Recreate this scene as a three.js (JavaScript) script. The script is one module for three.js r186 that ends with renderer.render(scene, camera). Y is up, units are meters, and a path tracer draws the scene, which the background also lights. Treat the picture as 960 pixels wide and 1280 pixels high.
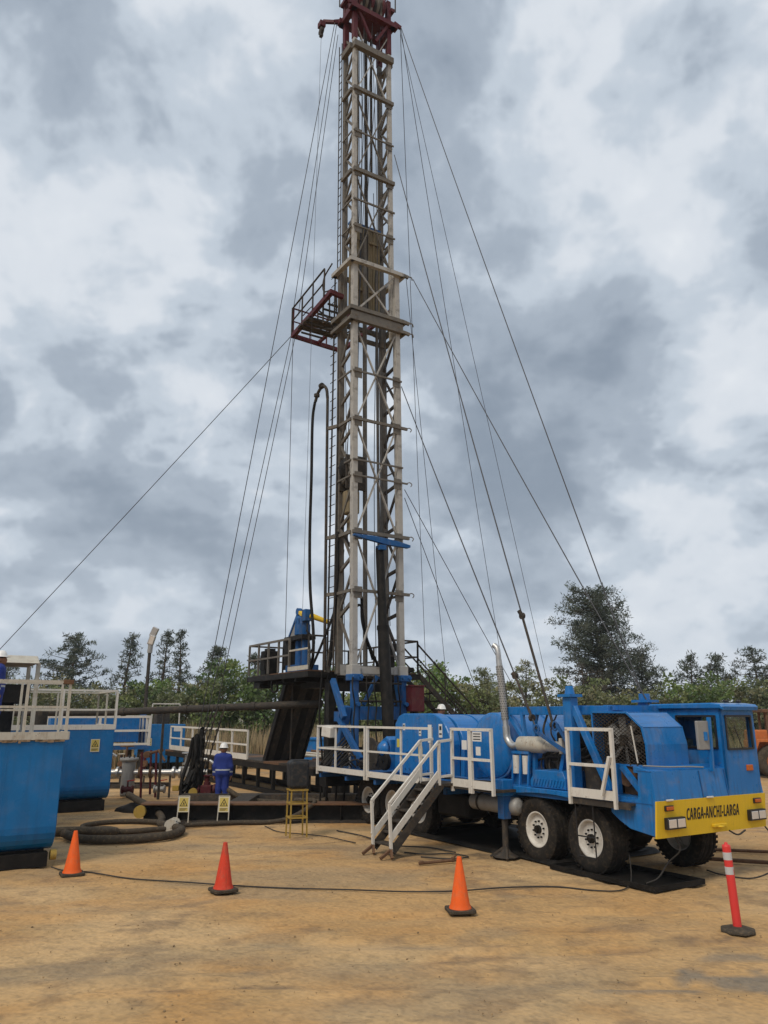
import * as THREE from 'three';
import { RoundedBoxGeometry } from 'three/addons/geometries/RoundedBoxGeometry.js';
import { mergeGeometries } from 'three/addons/utils/BufferGeometryUtils.js';
import { MarchingCubes } from 'three/addons/objects/MarchingCubes.js';
import { FontLoader } from 'three/addons/loaders/FontLoader.js';

// ---------------------------------------------------------------- camera, sky, sun, exposure
const scene = new THREE.Scene();
const camera = new THREE.PerspectiveCamera(66.83, 0.75, 0.1, 4000);
camera.position.set(0, 2.6, 0);
camera.rotation.set(Math.atan(255 / 970), 0, 0);
const renderer = new THREE.WebGLRenderer({ antialias: true });
renderer.setSize(768, 1024);
renderer.toneMapping = THREE.LinearToneMapping;
renderer.toneMappingExposure = 1.38;
renderer.shadowMap.enabled = true;

const sun = new THREE.DirectionalLight(0xfff1dd, 1.5);
sun.position.set(-28, 60, 26);
sun.target.position.set(0, 0, -18);
sun.castShadow = true;
sun.shadow.radius = 34;
sun.shadow.mapSize.set(2048, 2048);
Object.assign(sun.shadow.camera, { left: -45, right: 45, top: 45, bottom: -45, near: 1, far: 200 });
scene.add(sun, sun.target);

// ---------------------------------------------------------------- random numbers and noise
function rngOf(seed) { let a = seed >>> 0; return () => { a = (a + 0x6D2B79F5) | 0; let t = Math.imul(a ^ (a >>> 15), 1 | a); t = (t + Math.imul(t ^ (t >>> 7), 61 | t)) ^ t; return ((t ^ (t >>> 14)) >>> 0) / 4294967296; }; }
const LAT = new Float32Array(65536); { const r = rngOf(77); for (let i = 0; i < 65536; i++) LAT[i] = r(); }
function vn(x, y, per = 256) {                       // value noise, repeats every `per` cells
  const xi = Math.floor(x), yi = Math.floor(y); let fx = x - xi, fy = y - yi;
  fx = fx * fx * (3 - 2 * fx); fy = fy * fy * (3 - 2 * fy);
  const x0 = ((xi % per) + per) % per, x1 = (x0 + 1) % per, y0 = (((yi % per) + per) % per) << 8, y1 = ((((yi + 1) % per) + per) % per) << 8;
  const a = LAT[y0 | x0], b = LAT[y0 | x1], c = LAT[y1 | x0], d = LAT[y1 | x1];
  return a + (b - a) * fx + (c - a + (a - b - c + d) * fx) * fy;
}
function fbm(x, y, oct, per = 256, gain = 0.5) { let s = 0, a = 1, n = 0; for (let o = 0; o < oct; o++) { s += a * vn(x + o * 17, y + o * 31, per); n += a; a *= gain; x *= 2; y *= 2; per = Math.min(256, per * 2); } return s / n; }
function fbmR(x, y, oct, gain) { let s = 0, a = 1, n = 0; for (let o = 0; o < oct; o++) { s += a * vn(x, y); n += a; a *= gain; const t = 1.62 * x - 1.18 * y + 19.7; y = 1.18 * x + 1.62 * y + 7.3; x = t; } return s / n; }   // octaves turned against each other
const clamp = (x, a = 0, b = 1) => Math.min(b, Math.max(a, x));
const sstep = (a, b, x) => { const t = clamp((x - a) / (b - a)); return t * t * (3 - 2 * t); };
const mix = (a, b, t) => a + (b - a) * t;
const mix3 = (a, b, t) => [mix(a[0], b[0], t), mix(a[1], b[1], t), mix(a[2], b[2], t)];
const enc = (x) => { x = clamp(x); return x <= 0.0031308 ? 12.92 * x : 1.055 * Math.pow(x, 1 / 2.4) - 0.055; };

// ---------------------------------------------------------------- broken overcast: a layer of cloud above the place
{
  const W = 3072, Hh = 1536, data = new Float32Array(W * Hh * 4);
  // banks of cloud: [azimuth from straight ahead, elevation, radius] in degrees and thickness (+ thick and grey, - thin and bright)
  const banks = [[-23, 44, 9, .30], [-14, 46, 7, -.26], [-24, 33, 8, -.18], [-13, 34, 6, -.2], [9, 47, 11, .34], [13, 36, 10, .42], [3, 30, 6, .2], [25, 36, 9, -.5], [24, 27, 8, -.3], [22, 47, 6, .22], [17, 44, 4, -.15],
    [-24, 24, 7, -.18], [-8, 23, 7, -.2], [-20, 19, 7, .16], [-12, 12, 8, .12], [10, 21, 8, .16], [21, 18, 9, .24], [6, 12, 7, .16], [25, 11, 7, -.34], [19, 8, 5, -.22], [-22, 9, 8, .14], [-5, 7, 8, .0], [14, 12, 6, .22], [-7, 14, 5, -.15], [-27, 15, 5, -.2]];
  const R = Math.PI / 180;
  const bk = banks.map(([az, el, r, a]) => [Math.sin(az * R) * Math.cos(el * R), Math.sin(el * R), -Math.cos(az * R) * Math.cos(el * R), 1 / (2 * Math.pow(Math.sin(r * R), 2)), a]);
  const stops = [[0, [.60, .625, .655]], [.30, [.51, .545, .59]], [.5, [.395, .445, .505]], [.72, [.275, .32, .38]], [1, [.175, .215, .27]]];
  for (let j = 0; j < Hh; j++) {
    const el = ((j + .5) / Hh - .5) * Math.PI, sy = Math.sin(el), cy = Math.cos(el);
    for (let i = 0; i < W; i++) {
      const k = (j * W + i) * 4;
      if (el < -.02) { data[k] = .34; data[k + 1] = .29; data[k + 2] = .22; data[k + 3] = 1; continue; }
      const az = ((i + .5) / W - .5) * 2 * Math.PI, dx = Math.cos(az) * cy, dz = Math.sin(az) * cy;
      const q = 1 / (Math.max(sy, 0) + .50), u = dx * q * 3.5, v = dz * q * 3.5;
      const w1 = fbm(u * 1.5 + 5, v * 1.5 + 9, 4) - .5, w2 = fbm(u * 1.5 + 41, v * 1.5 + 23, 4) - .5;
      const uu = u + w1 * .2, vv = v + w2 * .2;
      let big = 0; if (dz < .2) for (const b of bk) { const e = 2 * (1 - (dx * b[0] + sy * b[1] + dz * b[2])) * b[3]; if (e < 6) big += b[4] * Math.exp(-e); }
      let t = .40 + .85 * (fbm(uu * .7 + 11, vv * .7 + 3, 2) - .5) + big * .62;
      const f1 = fbmR(uu * 1.9 + 60, vv * 1.9 + 80, 8, .56); let f2 = 0, am = .5, fr = 3.1; for (let o = 0; o < 5; o++) { const cr = Math.cos(o * 1.3 + .6), sr = Math.sin(o * 1.3 + .6); f2 += am * Math.sqrt(Math.pow(2 * vn((uu * cr - vv * sr) * fr + o * 13, (uu * sr + vv * cr) * fr + o * 29) - 1, 2) + .01); am *= .55; fr *= 2.05; } f2 = 1 - f2;
      t += 1.25 * (f1 - .5) - .42 * (f2 - .48);
      t = clamp(.5 + .55 * Math.tanh((t - .385) * 1.9));
      let n = 1; while (n < stops.length - 1 && t > stops[n][0]) n++;
      const f = sstep(0, 1, (t - stops[n - 1][0]) / (stops[n][0] - stops[n - 1][0])), c = mix3(stops[n - 1][1], stops[n][1], f);
      const hz = Math.exp(-Math.max(sy, 0) / .13) * .62, hc = [.44, .50, .57];              // air in front of far cloud
      data[k] = mix(c[0], hc[0], hz); data[k + 1] = mix(c[1], hc[1], hz); data[k + 2] = mix(c[2], hc[2], hz); data[k + 3] = 1;
    }
  }
  const sky = new THREE.DataTexture(data, W, Hh, THREE.RGBAFormat, THREE.FloatType);
  sky.mapping = THREE.EquirectangularReflectionMapping; sky.magFilter = sky.minFilter = THREE.LinearFilter; sky.wrapS = THREE.RepeatWrapping; sky.needsUpdate = true;
  scene.background = sky; scene.environment = sky;
}

// ---------------------------------------------------------------- textures and materials
function tex(n, f, color = true) {                    // f(u, v) in 0..1 gives linear rgb (or a grey value)
  const d = new Uint8Array(n * n * 4);
  for (let j = 0; j < n; j++) for (let i = 0; i < n; i++) {
    const c = f(i / n, j / n), k = (j * n + i) * 4;
    if (color) { d[k] = 255 * enc(c[0]); d[k + 1] = 255 * enc(c[1]); d[k + 2] = 255 * enc(c[2]); } else d[k] = d[k + 1] = d[k + 2] = 255 * clamp(c);
    d[k + 3] = 255;
  }
  const t = new THREE.DataTexture(d, n, n, THREE.RGBAFormat); t.wrapS = t.wrapT = THREE.RepeatWrapping; t.magFilter = THREE.LinearFilter; t.minFilter = THREE.LinearMipmapLinearFilter; t.generateMipmaps = true;
  if (color) t.colorSpace = THREE.SRGBColorSpace; t.needsUpdate = true; return t;
}
function tiled(t, metres) { const c = t.clone(); c.repeat.set(1 / metres, 1 / metres); c.needsUpdate = true; return c; }
const RUST = [.13, .055, .022], GREASE = [.026, .024, .022], DUST = [.36, .25, .14];
function paintTex(base, o) {                           // worn paint: blotches, runs, rust spots, dust
  const { rust = .1, grease = .1, dust = .1, vary = .12, streak = .3, seed = 0 } = o;
  return tex(512, (u, v) => {
    const a = fbm(u * 8 + seed, v * 8, 5, 8), b = fbm(u * 20 + seed * 3, v * 20 + 9, 4, 20), run = fbm(u * 64 + seed, v * 4 + 5, 3, 64), fine = vn(u * 200, v * 200, 200);
    let c = base.map((x) => x * (1 + vary * (a - .5) * 2 + .05 * (fine - .5)));
    c = mix3(c, DUST, dust * sstep(.48, .8, b * .6 + a * .4) + dust * .25 * fine);
    c = mix3(c, GREASE, grease * sstep(.5 - streak * .1, .78, mix(a, run, streak)));
    const sp = fbm(u * 40 + seed, v * 40 + 2, 3, 40);
    c = mix3(c, RUST, clamp(rust * 6) * sstep(.74 - rust * .22, .82 - rust * .1, sp * .75 + a * .25));
    return c;
  });
}
const roughTex = tex(256, (u, v) => .55 + .5 * (fbm(u * 12, v * 12, 5, 12) - .5), false);
const MT = {};
function mat(name, base, metres, o = {}, m = {}) {
  const p = new THREE.MeshPhysicalMaterial({ name, map: tiled(paintTex(base, o), metres), roughness: m.roughness ?? .6, metalness: m.metalness ?? 0, specularIntensity: m.spec ?? .55 });
  if (m.rm) p.roughnessMap = tiled(roughTex, metres * 1.3);
  return (MT[name] = p);
}
mat('blue_paint', [.003, .145, .43], 2.6, { rust: .05, grease: .28, dust: .14, vary: .16, streak: .6, seed: 3 }, { roughness: .56, rm: 1, spec: .7 });
mat('blue_worn', [.006, .085, .26], 1.8, { rust: .10, grease: .34, dust: .10, vary: .2, streak: .5, seed: 13 }, { roughness: .6 });
mat('tank_blue', [.003, .13, .35], 3.4, { rust: .015, grease: .16, dust: .06, vary: .14, streak: .85, seed: 21 }, { roughness: .5, rm: 1 });
mat('white_paint', [.62, .60, .55], 1.3, { rust: .10, grease: .16, dust: .16, vary: .08, streak: .4, seed: 5 }, { roughness: .6 });
mat('dirty_white', [.46, .44, .38], 1.2, { rust: .14, grease: .3, dust: .3, vary: .15, streak: .4, seed: 15 }, { roughness: .7 });
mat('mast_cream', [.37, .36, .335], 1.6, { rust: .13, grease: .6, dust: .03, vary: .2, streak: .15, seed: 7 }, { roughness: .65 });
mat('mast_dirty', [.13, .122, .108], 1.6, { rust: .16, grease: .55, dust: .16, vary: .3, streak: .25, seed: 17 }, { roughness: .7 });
mat('mast_red', [.075, .006, .012], 1.5, { rust: .14, grease: .4, dust: .06, vary: .2, seed: 9 }, { roughness: .6 });
mat('red_paint', [.40, .022, .02], 1.5, { rust: .12, grease: .3, dust: .08, vary: .15, seed: 19 }, { roughness: .55 });
mat('dark_steel', [.040, .037, .034], 1.2, { rust: .16, grease: .3, dust: .14, vary: .3, seed: 11 }, { roughness: .75, spec: .3 });
mat('black_oil', [.010, .0098, .0096], 1.4, { rust: .03, grease: .3, dust: .03, vary: .3, seed: 31 }, { roughness: .6, spec: .3 });
mat('rusty', [.12, .062, .034], 1.1, { rust: .3, grease: .3, dust: .2, vary: .35, seed: 23 }, { roughness: .85 });
mat('silver', [.50, .50, .49], .9, { rust: .06, grease: .2, dust: .12, vary: .15, seed: 25 }, { roughness: .4, metalness: .75 });
mat('grey_metal', [.30, .30, .29], 1, { rust: .08, grease: .2, dust: .12, vary: .15, seed: 26 }, { roughness: .55, metalness: .3 });
mat('rubber', [.017, .0165, .016], .7, { rust: 0, grease: .1, dust: .10, vary: .2, seed: 27 }, { roughness: .85, spec: .25 });
mat('dusty_rubber', [.05, .043, .034], .6, { rust: 0, grease: .25, dust: .22, vary: .25, seed: 37 }, { roughness: .9, spec: .25 });
mat('yellow_paint', [.68, .45, .022], 1.4, { rust: .02, grease: .07, dust: .06, vary: .07, streak: .6, seed: 29 }, { roughness: .55 });
mat('stand_yellow', [.33, .22, .04], .8, { rust: .16, grease: .22, dust: .2, vary: .2, seed: 39 }, { roughness: .7 });
mat('orange_cone', [.80, .115, .012], .9, { rust: 0, grease: .2, dust: .22, vary: .14, seed: 33 }, { roughness: .6 });
mat('red_cone', [.60, .045, .018], .9, { rust: 0, grease: .3, dust: .2, vary: .14, seed: 34 }, { roughness: .6 });
mat('loader_orange', [.46, .13, .03], 1.5, { rust: .14, grease: .25, dust: .25, vary: .2, seed: 35 }, { roughness: .7 });
mat('grey_cover', [.018, .022, .027], .9, { rust: 0, grease: .1, dust: .12, vary: .2, seed: 36 }, { roughness: .55, spec: .35 });
mat('bark', [.085, .062, .045], 1.2, { rust: .1, grease: .4, dust: .2, vary: .3, seed: 41 }, { roughness: .95 });
mat('tan_panel', [.20, .165, .10], 1.2, { rust: .14, grease: .4, dust: .2, vary: .2, streak: .8, seed: 43 }, { roughness: .75 });
const plain = (name, c, roughness = .6, metalness = 0) => (MT[name] = new THREE.MeshStandardMaterial({ name, color: new THREE.Color().setRGB(...c), roughness, metalness }));
plain('black_trim', [.012, .012, .013], .5); plain('wire', [.05, .05, .055], .55, .3); plain('black_paint', [.008, .008, .01], .5);
plain('amber_lens', [.45, .10, .012], .25); plain('white_sticker', [.62, .62, .6], .6); plain('yellow_sticker', [.55, .45, .06], .6);
plain('reflective_white', [.46, .46, .46], .5); plain('helmet_white', [.72, .72, .70], .35); plain('cable', [.03, .026, .022], .8); plain('dust_stone', [.25, .17, .10], .95);
MT.glass = new THREE.MeshPhysicalMaterial({ name: 'glass', color: new THREE.Color().setRGB(.80, .86, .84), transmission: 1, thickness: 0, roughness: .03, ior: 1.5 });
MT.lamp_lens = new THREE.MeshPhysicalMaterial({ name: 'lamp_lens', color: new THREE.Color().setRGB(.75, .76, .78), roughness: .12, metalness: .55, clearcoat: 1, clearcoatRoughness: .05 });
const M = MT;

// ---------------------------------------------------------------- geometry helpers (metres; a thing's own frame)
const V = (a) => new THREE.Vector3(a[0], a[1], a[2]);
const UP = new THREE.Vector3(0, 1, 0);
function box(cx, cy, cz, sx, sy, sz, bev = 0, r = [0, 0, 0]) {
  const g = bev ? new RoundedBoxGeometry(sx, sy, sz, 1, Math.min(bev, sx * .45, sy * .45, sz * .45)) : new THREE.BoxGeometry(sx, sy, sz);
  if (r[0] || r[1] || r[2]) g.applyMatrix4(new THREE.Matrix4().makeRotationFromEuler(new THREE.Euler(...r)));
  return g.translate(cx, cy, cz);
}
function span(x0, x1, y0, y1, z0, z1, bev = 0) { return box((x0 + x1) / 2, (y0 + y1) / 2, (z0 + z1) / 2, Math.abs(x1 - x0), Math.abs(y1 - y0), Math.abs(z1 - z0), bev); }
function orient(g, a, b, hint) {                       // g runs along +Y, centred; put it from a to b
  const d = V(b).sub(V(a)), y = d.clone().normalize(); let h = hint ? V(hint) : (Math.abs(y.y) > .9 ? new THREE.Vector3(1, 0, 0) : UP.clone());
  const x = h.clone().sub(y.clone().multiplyScalar(h.dot(y))).normalize(), z = new THREE.Vector3().crossVectors(x, y);
  return g.applyMatrix4(new THREE.Matrix4().makeBasis(x, y, z)).translate((a[0] + b[0]) / 2, (a[1] + b[1]) / 2, (a[2] + b[2]) / 2);
}
const len = (a, b) => V(a).distanceTo(V(b));
function bar(a, b, w, h = w, bev = 0, hint) { const L = len(a, b); return orient(bev ? new RoundedBoxGeometry(w, L, h, 1, bev) : new THREE.BoxGeometry(w, L, h), a, b, hint); }
function rod(a, b, r, seg = 8, r2 = r) { return orient(new THREE.CylinderGeometry(r2, r, len(a, b), seg), a, b); }
function tube(pts, r, n = 24, seg = 7, closed = false) { return new THREE.TubeGeometry(new THREE.CatmullRomCurve3(pts.map(V), closed, 'centripetal'), n, r, seg, closed); }
function disc(c, axis, r, L, seg = 24, r2 = r) { const d = axis === 'x' ? [1, 0, 0] : axis === 'y' ? [0, 1, 0] : [0, 0, 1]; return rod(c.map((v, i) => v - d[i] * L / 2), c.map((v, i) => v + d[i] * L / 2), r, seg, r2); }
function shapeOf(poly, holes = []) { const s = new THREE.Shape(poly.map((p) => new THREE.Vector2(p[0], p[1]))); for (const h of holes) s.holes.push(new THREE.Path(h.map((p) => new THREE.Vector2(p[0], p[1])))); return s; }
function extr(poly, z0, z1, bev = 0, holes = []) {     // outline in x,y pushed along z
  const a = Math.min(z0, z1) + bev, d = Math.abs(z1 - z0) - 2 * bev;
  return new THREE.ExtrudeGeometry(shapeOf(poly, holes), { depth: d, bevelEnabled: bev > 0, bevelThickness: bev, bevelSize: bev, bevelOffset: -bev, bevelSegments: 1, curveSegments: 12 }).translate(0, 0, a);
}
function extrX(poly, x0, x1, holes = []) { return extr(poly, 0, Math.abs(x1 - x0), 0, holes).rotateY(-Math.PI / 2).translate(Math.max(x0, x1), 0, 0); }   // outline in z,y pushed along x
function lathe(pts, c, axis = 'y', seg = 28) { const g = new THREE.LatheGeometry(pts.map((p) => new THREE.Vector2(p[0], p[1])), seg); if (axis === 'z') g.rotateX(Math.PI / 2); if (axis === 'x') g.rotateZ(-Math.PI / 2); return g.translate(...c); }
function rect(x0, x1, y0, y1, r = 0, n = 3) {           // rectangle outline with round corners, counter-clockwise
  if (!r) return [[x0, y0], [x1, y0], [x1, y1], [x0, y1]];
  const p = []; for (const [cx, cy, a0] of [[x1 - r, y0 + r, -90], [x1 - r, y1 - r, 0], [x0 + r, y1 - r, 90], [x0 + r, y0 + r, 180]]) for (let i = 0; i <= n; i++) { const a = (a0 + 90 * i / n) * Math.PI / 180; p.push([cx + r * Math.cos(a), cy + r * Math.sin(a)]); }
  return p;
}
function uvBox(g) {                                     // uv in metres from the face's main direction
  const p = g.attributes.position, uv = new Float32Array(p.count * 2), a = new THREE.Vector3(), b = new THREE.Vector3(), c = new THREE.Vector3();
  for (let i = 0; i < p.count; i += 3) {
    a.fromBufferAttribute(p, i); b.fromBufferAttribute(p, i + 1); c.fromBufferAttribute(p, i + 2);
    const n = b.clone().sub(a).cross(c.clone().sub(a)), ax = Math.abs(n.x), ay = Math.abs(n.y), az = Math.abs(n.z);
    [a, b, c].forEach((q, k) => { uv[(i + k) * 2] = ax > ay && ax > az ? q.z : q.x; uv[(i + k) * 2 + 1] = ay >= ax && ay >= az ? q.z : q.y; });
  }
  g.setAttribute('uv', new THREE.BufferAttribute(uv, 2)); return g;
}
function merged(list) {
  const gs = (Array.isArray(list) ? list.flat(9) : [list]).map((g) => { const q = g.index ? g.toNonIndexed() : g; for (const k of Object.keys(q.attributes)) if (!['position', 'normal', 'uv'].includes(k)) q.deleteAttribute(k); return q; });
  return gs.length > 1 ? mergeGeometries(gs) : gs[0];
}
const used = new Map();
function numbered(n) { const k = used.get(n) ?? 0; used.set(n, k + 1); return k ? `${n}_${String(k).padStart(3, '0')}` : n; }
const ORIGIN = [4.61, 0, -14.98], YAW = -58.3 * Math.PI / 180, CY = Math.cos(YAW), SY = Math.sin(YAW);
const toWorld = (p) => [ORIGIN[0] + CY * p[0] + SY * p[2], p[1], ORIGIN[2] - SY * p[0] + CY * p[2]];   // from the rig's frame (x forward, z to its right-hand side)
class Thing {
  // rig: true - shapes are given in the rig's frame; otherwise in the thing's own frame around its base
  constructor(name, label, category, base, { rig = false, turn = 0, group, kind } = {}) {
    this.o = new THREE.Group(); this.o.name = numbered(name); this.off = rig ? base : [0, 0, 0];
    this.o.position.set(...(rig ? toWorld(base) : base)); this.o.rotation.y = rig ? YAW : turn;
    this.o.userData = { label, category }; if (group) this.o.userData.group = group; if (kind) this.o.userData.kind = kind;
    scene.add(this.o);
  }
  part(name, geos, m, parent, label) {
    const g = merged(geos); g.translate(-this.off[0], -this.off[1], -this.off[2]); uvBox(g);
    const me = new THREE.Mesh(g, m); me.name = name; me.castShadow = me.receiveShadow = true; if (label) me.userData.label = label;
    (parent ?? this.o).add(me); return me;
  }
  grp(name, parent) { const q = new THREE.Group(); q.name = name; (parent ?? this.o).add(q); return q; }
}
function single(name, label, category, geos, m, base, opt = {}) {   // a thing that is one mesh
  const g = merged(geos); if (opt.rig) g.translate(-base[0], -base[1], -base[2]); uvBox(g);
  const me = new THREE.Mesh(g, m); me.name = numbered(name); me.castShadow = me.receiveShadow = true;
  me.position.set(...(opt.rig ? toWorld(base) : base)); me.rotation.y = opt.rig ? YAW : (opt.turn ?? 0);
  me.userData = { label, category }; if (opt.group) me.userData.group = opt.group; if (opt.kind) { me.userData.kind = opt.kind; }
  scene.add(me); return me;
}
function copyOf(o, base, turn, label) { const c = o.clone(); c.name = numbered(o.name.replace(/_\d{3}$/, '')); c.position.set(...base); c.rotation.y = turn; c.userData = { ...o.userData, label }; scene.add(c); return c; }
// a railing: posts, top rail, middle rails and a kick plate along a line of points
function railing(t, pts, H, o = {}) {
  const { m = M.white_paint, mids = [.5], r = .024, kick = 0, step = 1.3, sq = true, kickMat, name = 'railing' } = o, q = t.grp(name);
  const put = (n, a, b, w) => t.part(n, sq ? bar(a, b, w * 2, w * 2) : rod(a, b, w, 7), m, q);
  for (let i = 0; i < pts.length - 1; i++) {
    const a = pts[i], b = pts[i + 1], L = len(a, b), n = Math.max(1, Math.round(L / step)), at = (f, h) => [mix(a[0], b[0], f), mix(a[1], b[1], f) + h, mix(a[2], b[2], f)];
    for (let k = i ? 1 : 0; k <= n; k++) put('post', at(k / n, 0), at(k / n, H - r), r);
    put('top_rail', at(0, H), at(1, H), r * 1.08);
    for (const f of mids) put('mid_rail', at(0, H * f), at(1, H * f), r * .9);
    if (kick) t.part('kick_plate', bar(at(0, kick / 2 - .02), at(1, kick / 2 - .02), kick, .014, 0, [0, 1, 0]), kickMat ?? m, q);
  }
  return q;
}

// ---------------------------------------------------------------- ground: bare sandy pad, scrub beyond
{
  const fine = (a, b, s) => { const o = []; for (let x = a; x < b - 1e-6; x += s) o.push(x); return o; };
  const xs = [-1800, -900, -450, -220, -120, -80, ...fine(-60, -14, 1.0), ...fine(-14, 14, .13), ...fine(14, 60, 1.0), 60, 80, 120, 220, 450, 900, 1800];
  const zs = [-1800, -900, -450, -220, -130, -95, ...fine(-76, -30, .9), ...fine(-30, -6, .13), ...fine(-6, 12, .8), 12, 20, 40, 120, 500, 1200];
  const nx = xs.length, nz = zs.length, pos = new Float32Array(nx * nz * 3), col = new Float32Array(nx * nz * 3), uv = new Float32Array(nx * nz * 2), idx = [];
  // stains seen on the pad: [x, z, half-length, half-width, turn, strength, kind]
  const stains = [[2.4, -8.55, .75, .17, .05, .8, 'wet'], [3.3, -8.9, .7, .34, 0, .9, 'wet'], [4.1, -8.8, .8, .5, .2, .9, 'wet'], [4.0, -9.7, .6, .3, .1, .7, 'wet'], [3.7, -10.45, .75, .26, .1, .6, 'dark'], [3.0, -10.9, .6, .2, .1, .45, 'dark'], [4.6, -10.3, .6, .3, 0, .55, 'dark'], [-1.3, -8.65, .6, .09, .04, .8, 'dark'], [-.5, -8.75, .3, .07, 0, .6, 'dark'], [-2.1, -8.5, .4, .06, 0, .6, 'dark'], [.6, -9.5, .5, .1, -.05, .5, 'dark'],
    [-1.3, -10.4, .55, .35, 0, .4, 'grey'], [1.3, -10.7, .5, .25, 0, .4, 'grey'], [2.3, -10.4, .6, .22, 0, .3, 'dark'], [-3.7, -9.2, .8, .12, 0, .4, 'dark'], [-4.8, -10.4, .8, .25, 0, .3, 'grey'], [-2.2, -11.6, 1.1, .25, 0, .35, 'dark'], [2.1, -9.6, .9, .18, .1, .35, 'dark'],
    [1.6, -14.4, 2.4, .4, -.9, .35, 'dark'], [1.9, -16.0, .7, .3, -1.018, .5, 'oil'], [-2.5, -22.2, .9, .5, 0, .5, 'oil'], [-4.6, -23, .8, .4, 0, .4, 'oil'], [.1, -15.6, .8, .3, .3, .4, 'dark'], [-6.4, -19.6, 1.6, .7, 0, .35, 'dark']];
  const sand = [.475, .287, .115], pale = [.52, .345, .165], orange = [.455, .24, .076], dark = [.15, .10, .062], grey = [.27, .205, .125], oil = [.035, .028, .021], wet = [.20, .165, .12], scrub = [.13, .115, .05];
  for (let j = 0; j < nz; j++) for (let i = 0; i < nx; i++) {
    const x = xs[i], z = zs[j], k = j * nx + i;
    const near = Math.abs(x) < 14.5 && z > -30.5 && z < -5;
    let y = 0;
    if (near) { const rut = fbm(x * .25 + 40, z * 1.6, 3); y = .030 * (fbm(x * .7, z * .9, 4) - .5) + .022 * (rut - .5) + .010 * (vn(x * 4, z * 4) - .5); for (const [rz, rs, ra] of [[-8.6, .05, .3], [-10.5, .05, .3], [-9.6, -.10, .2], [-11.6, -.10, .2], [-12.4, .16, .25], [-14.2, .16, .25]]) { const d = Math.abs(z - rz - rs * x - ra * Math.sin(x * .35 + rz)); y += (-.022 * (1 - sstep(.10, .2, d)) + .010 * (sstep(.16, .22, d) - sstep(.24, .34, d))) * (.4 + .9 * fbm(x * .5 + rz, z * .5 + 70, 2)); } y *= sstep(-30, -27, z) * sstep(14.2, 12, Math.abs(x)); }
    if (z < -60) y += .25 * (fbm(x * .05 + 9, z * .05, 3) - .5) * sstep(-60, -90, z);
    pos.set([x, y - .012, z], k * 3); uv.set([x, z], k * 2);
    const a = fbm(x * .3 + 30, z * .42 + 7, 4), b = fbm(x * .8 + 3, z * 1.3 + 60, 4), c = fbm(x * 2.2, z * 3.4, 4);
    let rgb = mix3(mix3(sand, pale, sstep(.42, .7, a)), orange, .6 * sstep(.48, .74, b));
    rgb = mix3(rgb, dark, .5 * sstep(.57, .74, c) * sstep(.40, .6, a + .1)); rgb = mix3(rgb, grey, .5 * sstep(.52, .72, fbm(x * .5 + 80, z * 1.1 + 20, 4)));
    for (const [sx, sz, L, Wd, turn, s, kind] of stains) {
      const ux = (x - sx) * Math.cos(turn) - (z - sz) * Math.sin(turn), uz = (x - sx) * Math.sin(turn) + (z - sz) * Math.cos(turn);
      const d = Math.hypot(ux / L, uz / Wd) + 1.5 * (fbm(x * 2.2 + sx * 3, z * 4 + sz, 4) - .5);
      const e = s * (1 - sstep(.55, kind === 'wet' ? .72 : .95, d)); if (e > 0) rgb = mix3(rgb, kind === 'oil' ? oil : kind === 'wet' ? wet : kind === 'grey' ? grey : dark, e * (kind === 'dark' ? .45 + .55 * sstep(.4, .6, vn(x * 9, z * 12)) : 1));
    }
    const far = sstep(-40, -46, z + 4 * (fbm(x * .15, z * .2, 2) - .5) + (x > 8 ? -6 : 0)); rgb = mix3(rgb, mix3(scrub, [.20, .15, .075], fbm(x * .1, z * .1, 3)), far);
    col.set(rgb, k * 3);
  }
  for (let j = 0; j < nz - 1; j++) for (let i = 0; i < nx - 1; i++) { const a = j * nx + i, b = a + 1, c = a + nx, d = c + 1; idx.push(a, c, b, b, c, d); }
  const g = new THREE.BufferGeometry(); g.setAttribute('position', new THREE.BufferAttribute(pos, 3)); g.setAttribute('color', new THREE.BufferAttribute(col, 3)); g.setAttribute('uv', new THREE.BufferAttribute(uv, 2)); g.setIndex(idx); g.computeVertexNormals();
  const grain = (u, v) => { const a = fbm(u * 16, v * 20, 6, 16), b = vn(u * 250, v * 250, 250), c = vn(u * 128 + 7, v * 128, 128), d = fbm(u * 60, v * 76, 4, 60); return [a, b, c, d]; };
  const map = tex(2048, (u, v) => { const [a, b, c, d] = grain(u, v), e = vn(u * 256 + 3, v * 256 + 5, 256), f = fbm(u * 130, v * 130 + 9, 3, 130); let k = .88 + .22 * (a - .5) + .13 * (b - .5) + .13 * (e - .5) + .16 * (f - .5); k *= 1 - .5 * sstep(.90, .97, b * .5 + e * .5); k *= 1 - .16 * sstep(.6, .74, d); const w = .06 * (a - .5); return [k * (1 + w), k, k * (1 - w)]; });
  const bump = tex(1024, (u, v) => { const [a, b, c, d] = grain(u, v); return .5 + .55 * (a - .5) + .18 * (b - .5) + .25 * (c - .5) + .2 * (d - .5); }, false);
  const m = new THREE.MeshStandardMaterial({ name: 'sand', vertexColors: true, map: tiled(map, 9), bumpMap: tiled(bump, 9), bumpScale: .05, roughness: .97 });
  const ground = new THREE.Mesh(g, m); ground.name = 'ground'; ground.receiveShadow = true; ground.userData = { kind: 'structure', label: 'bare sandy work pad with dark stains and scrub beyond', category: 'ground' }; scene.add(ground);
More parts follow.
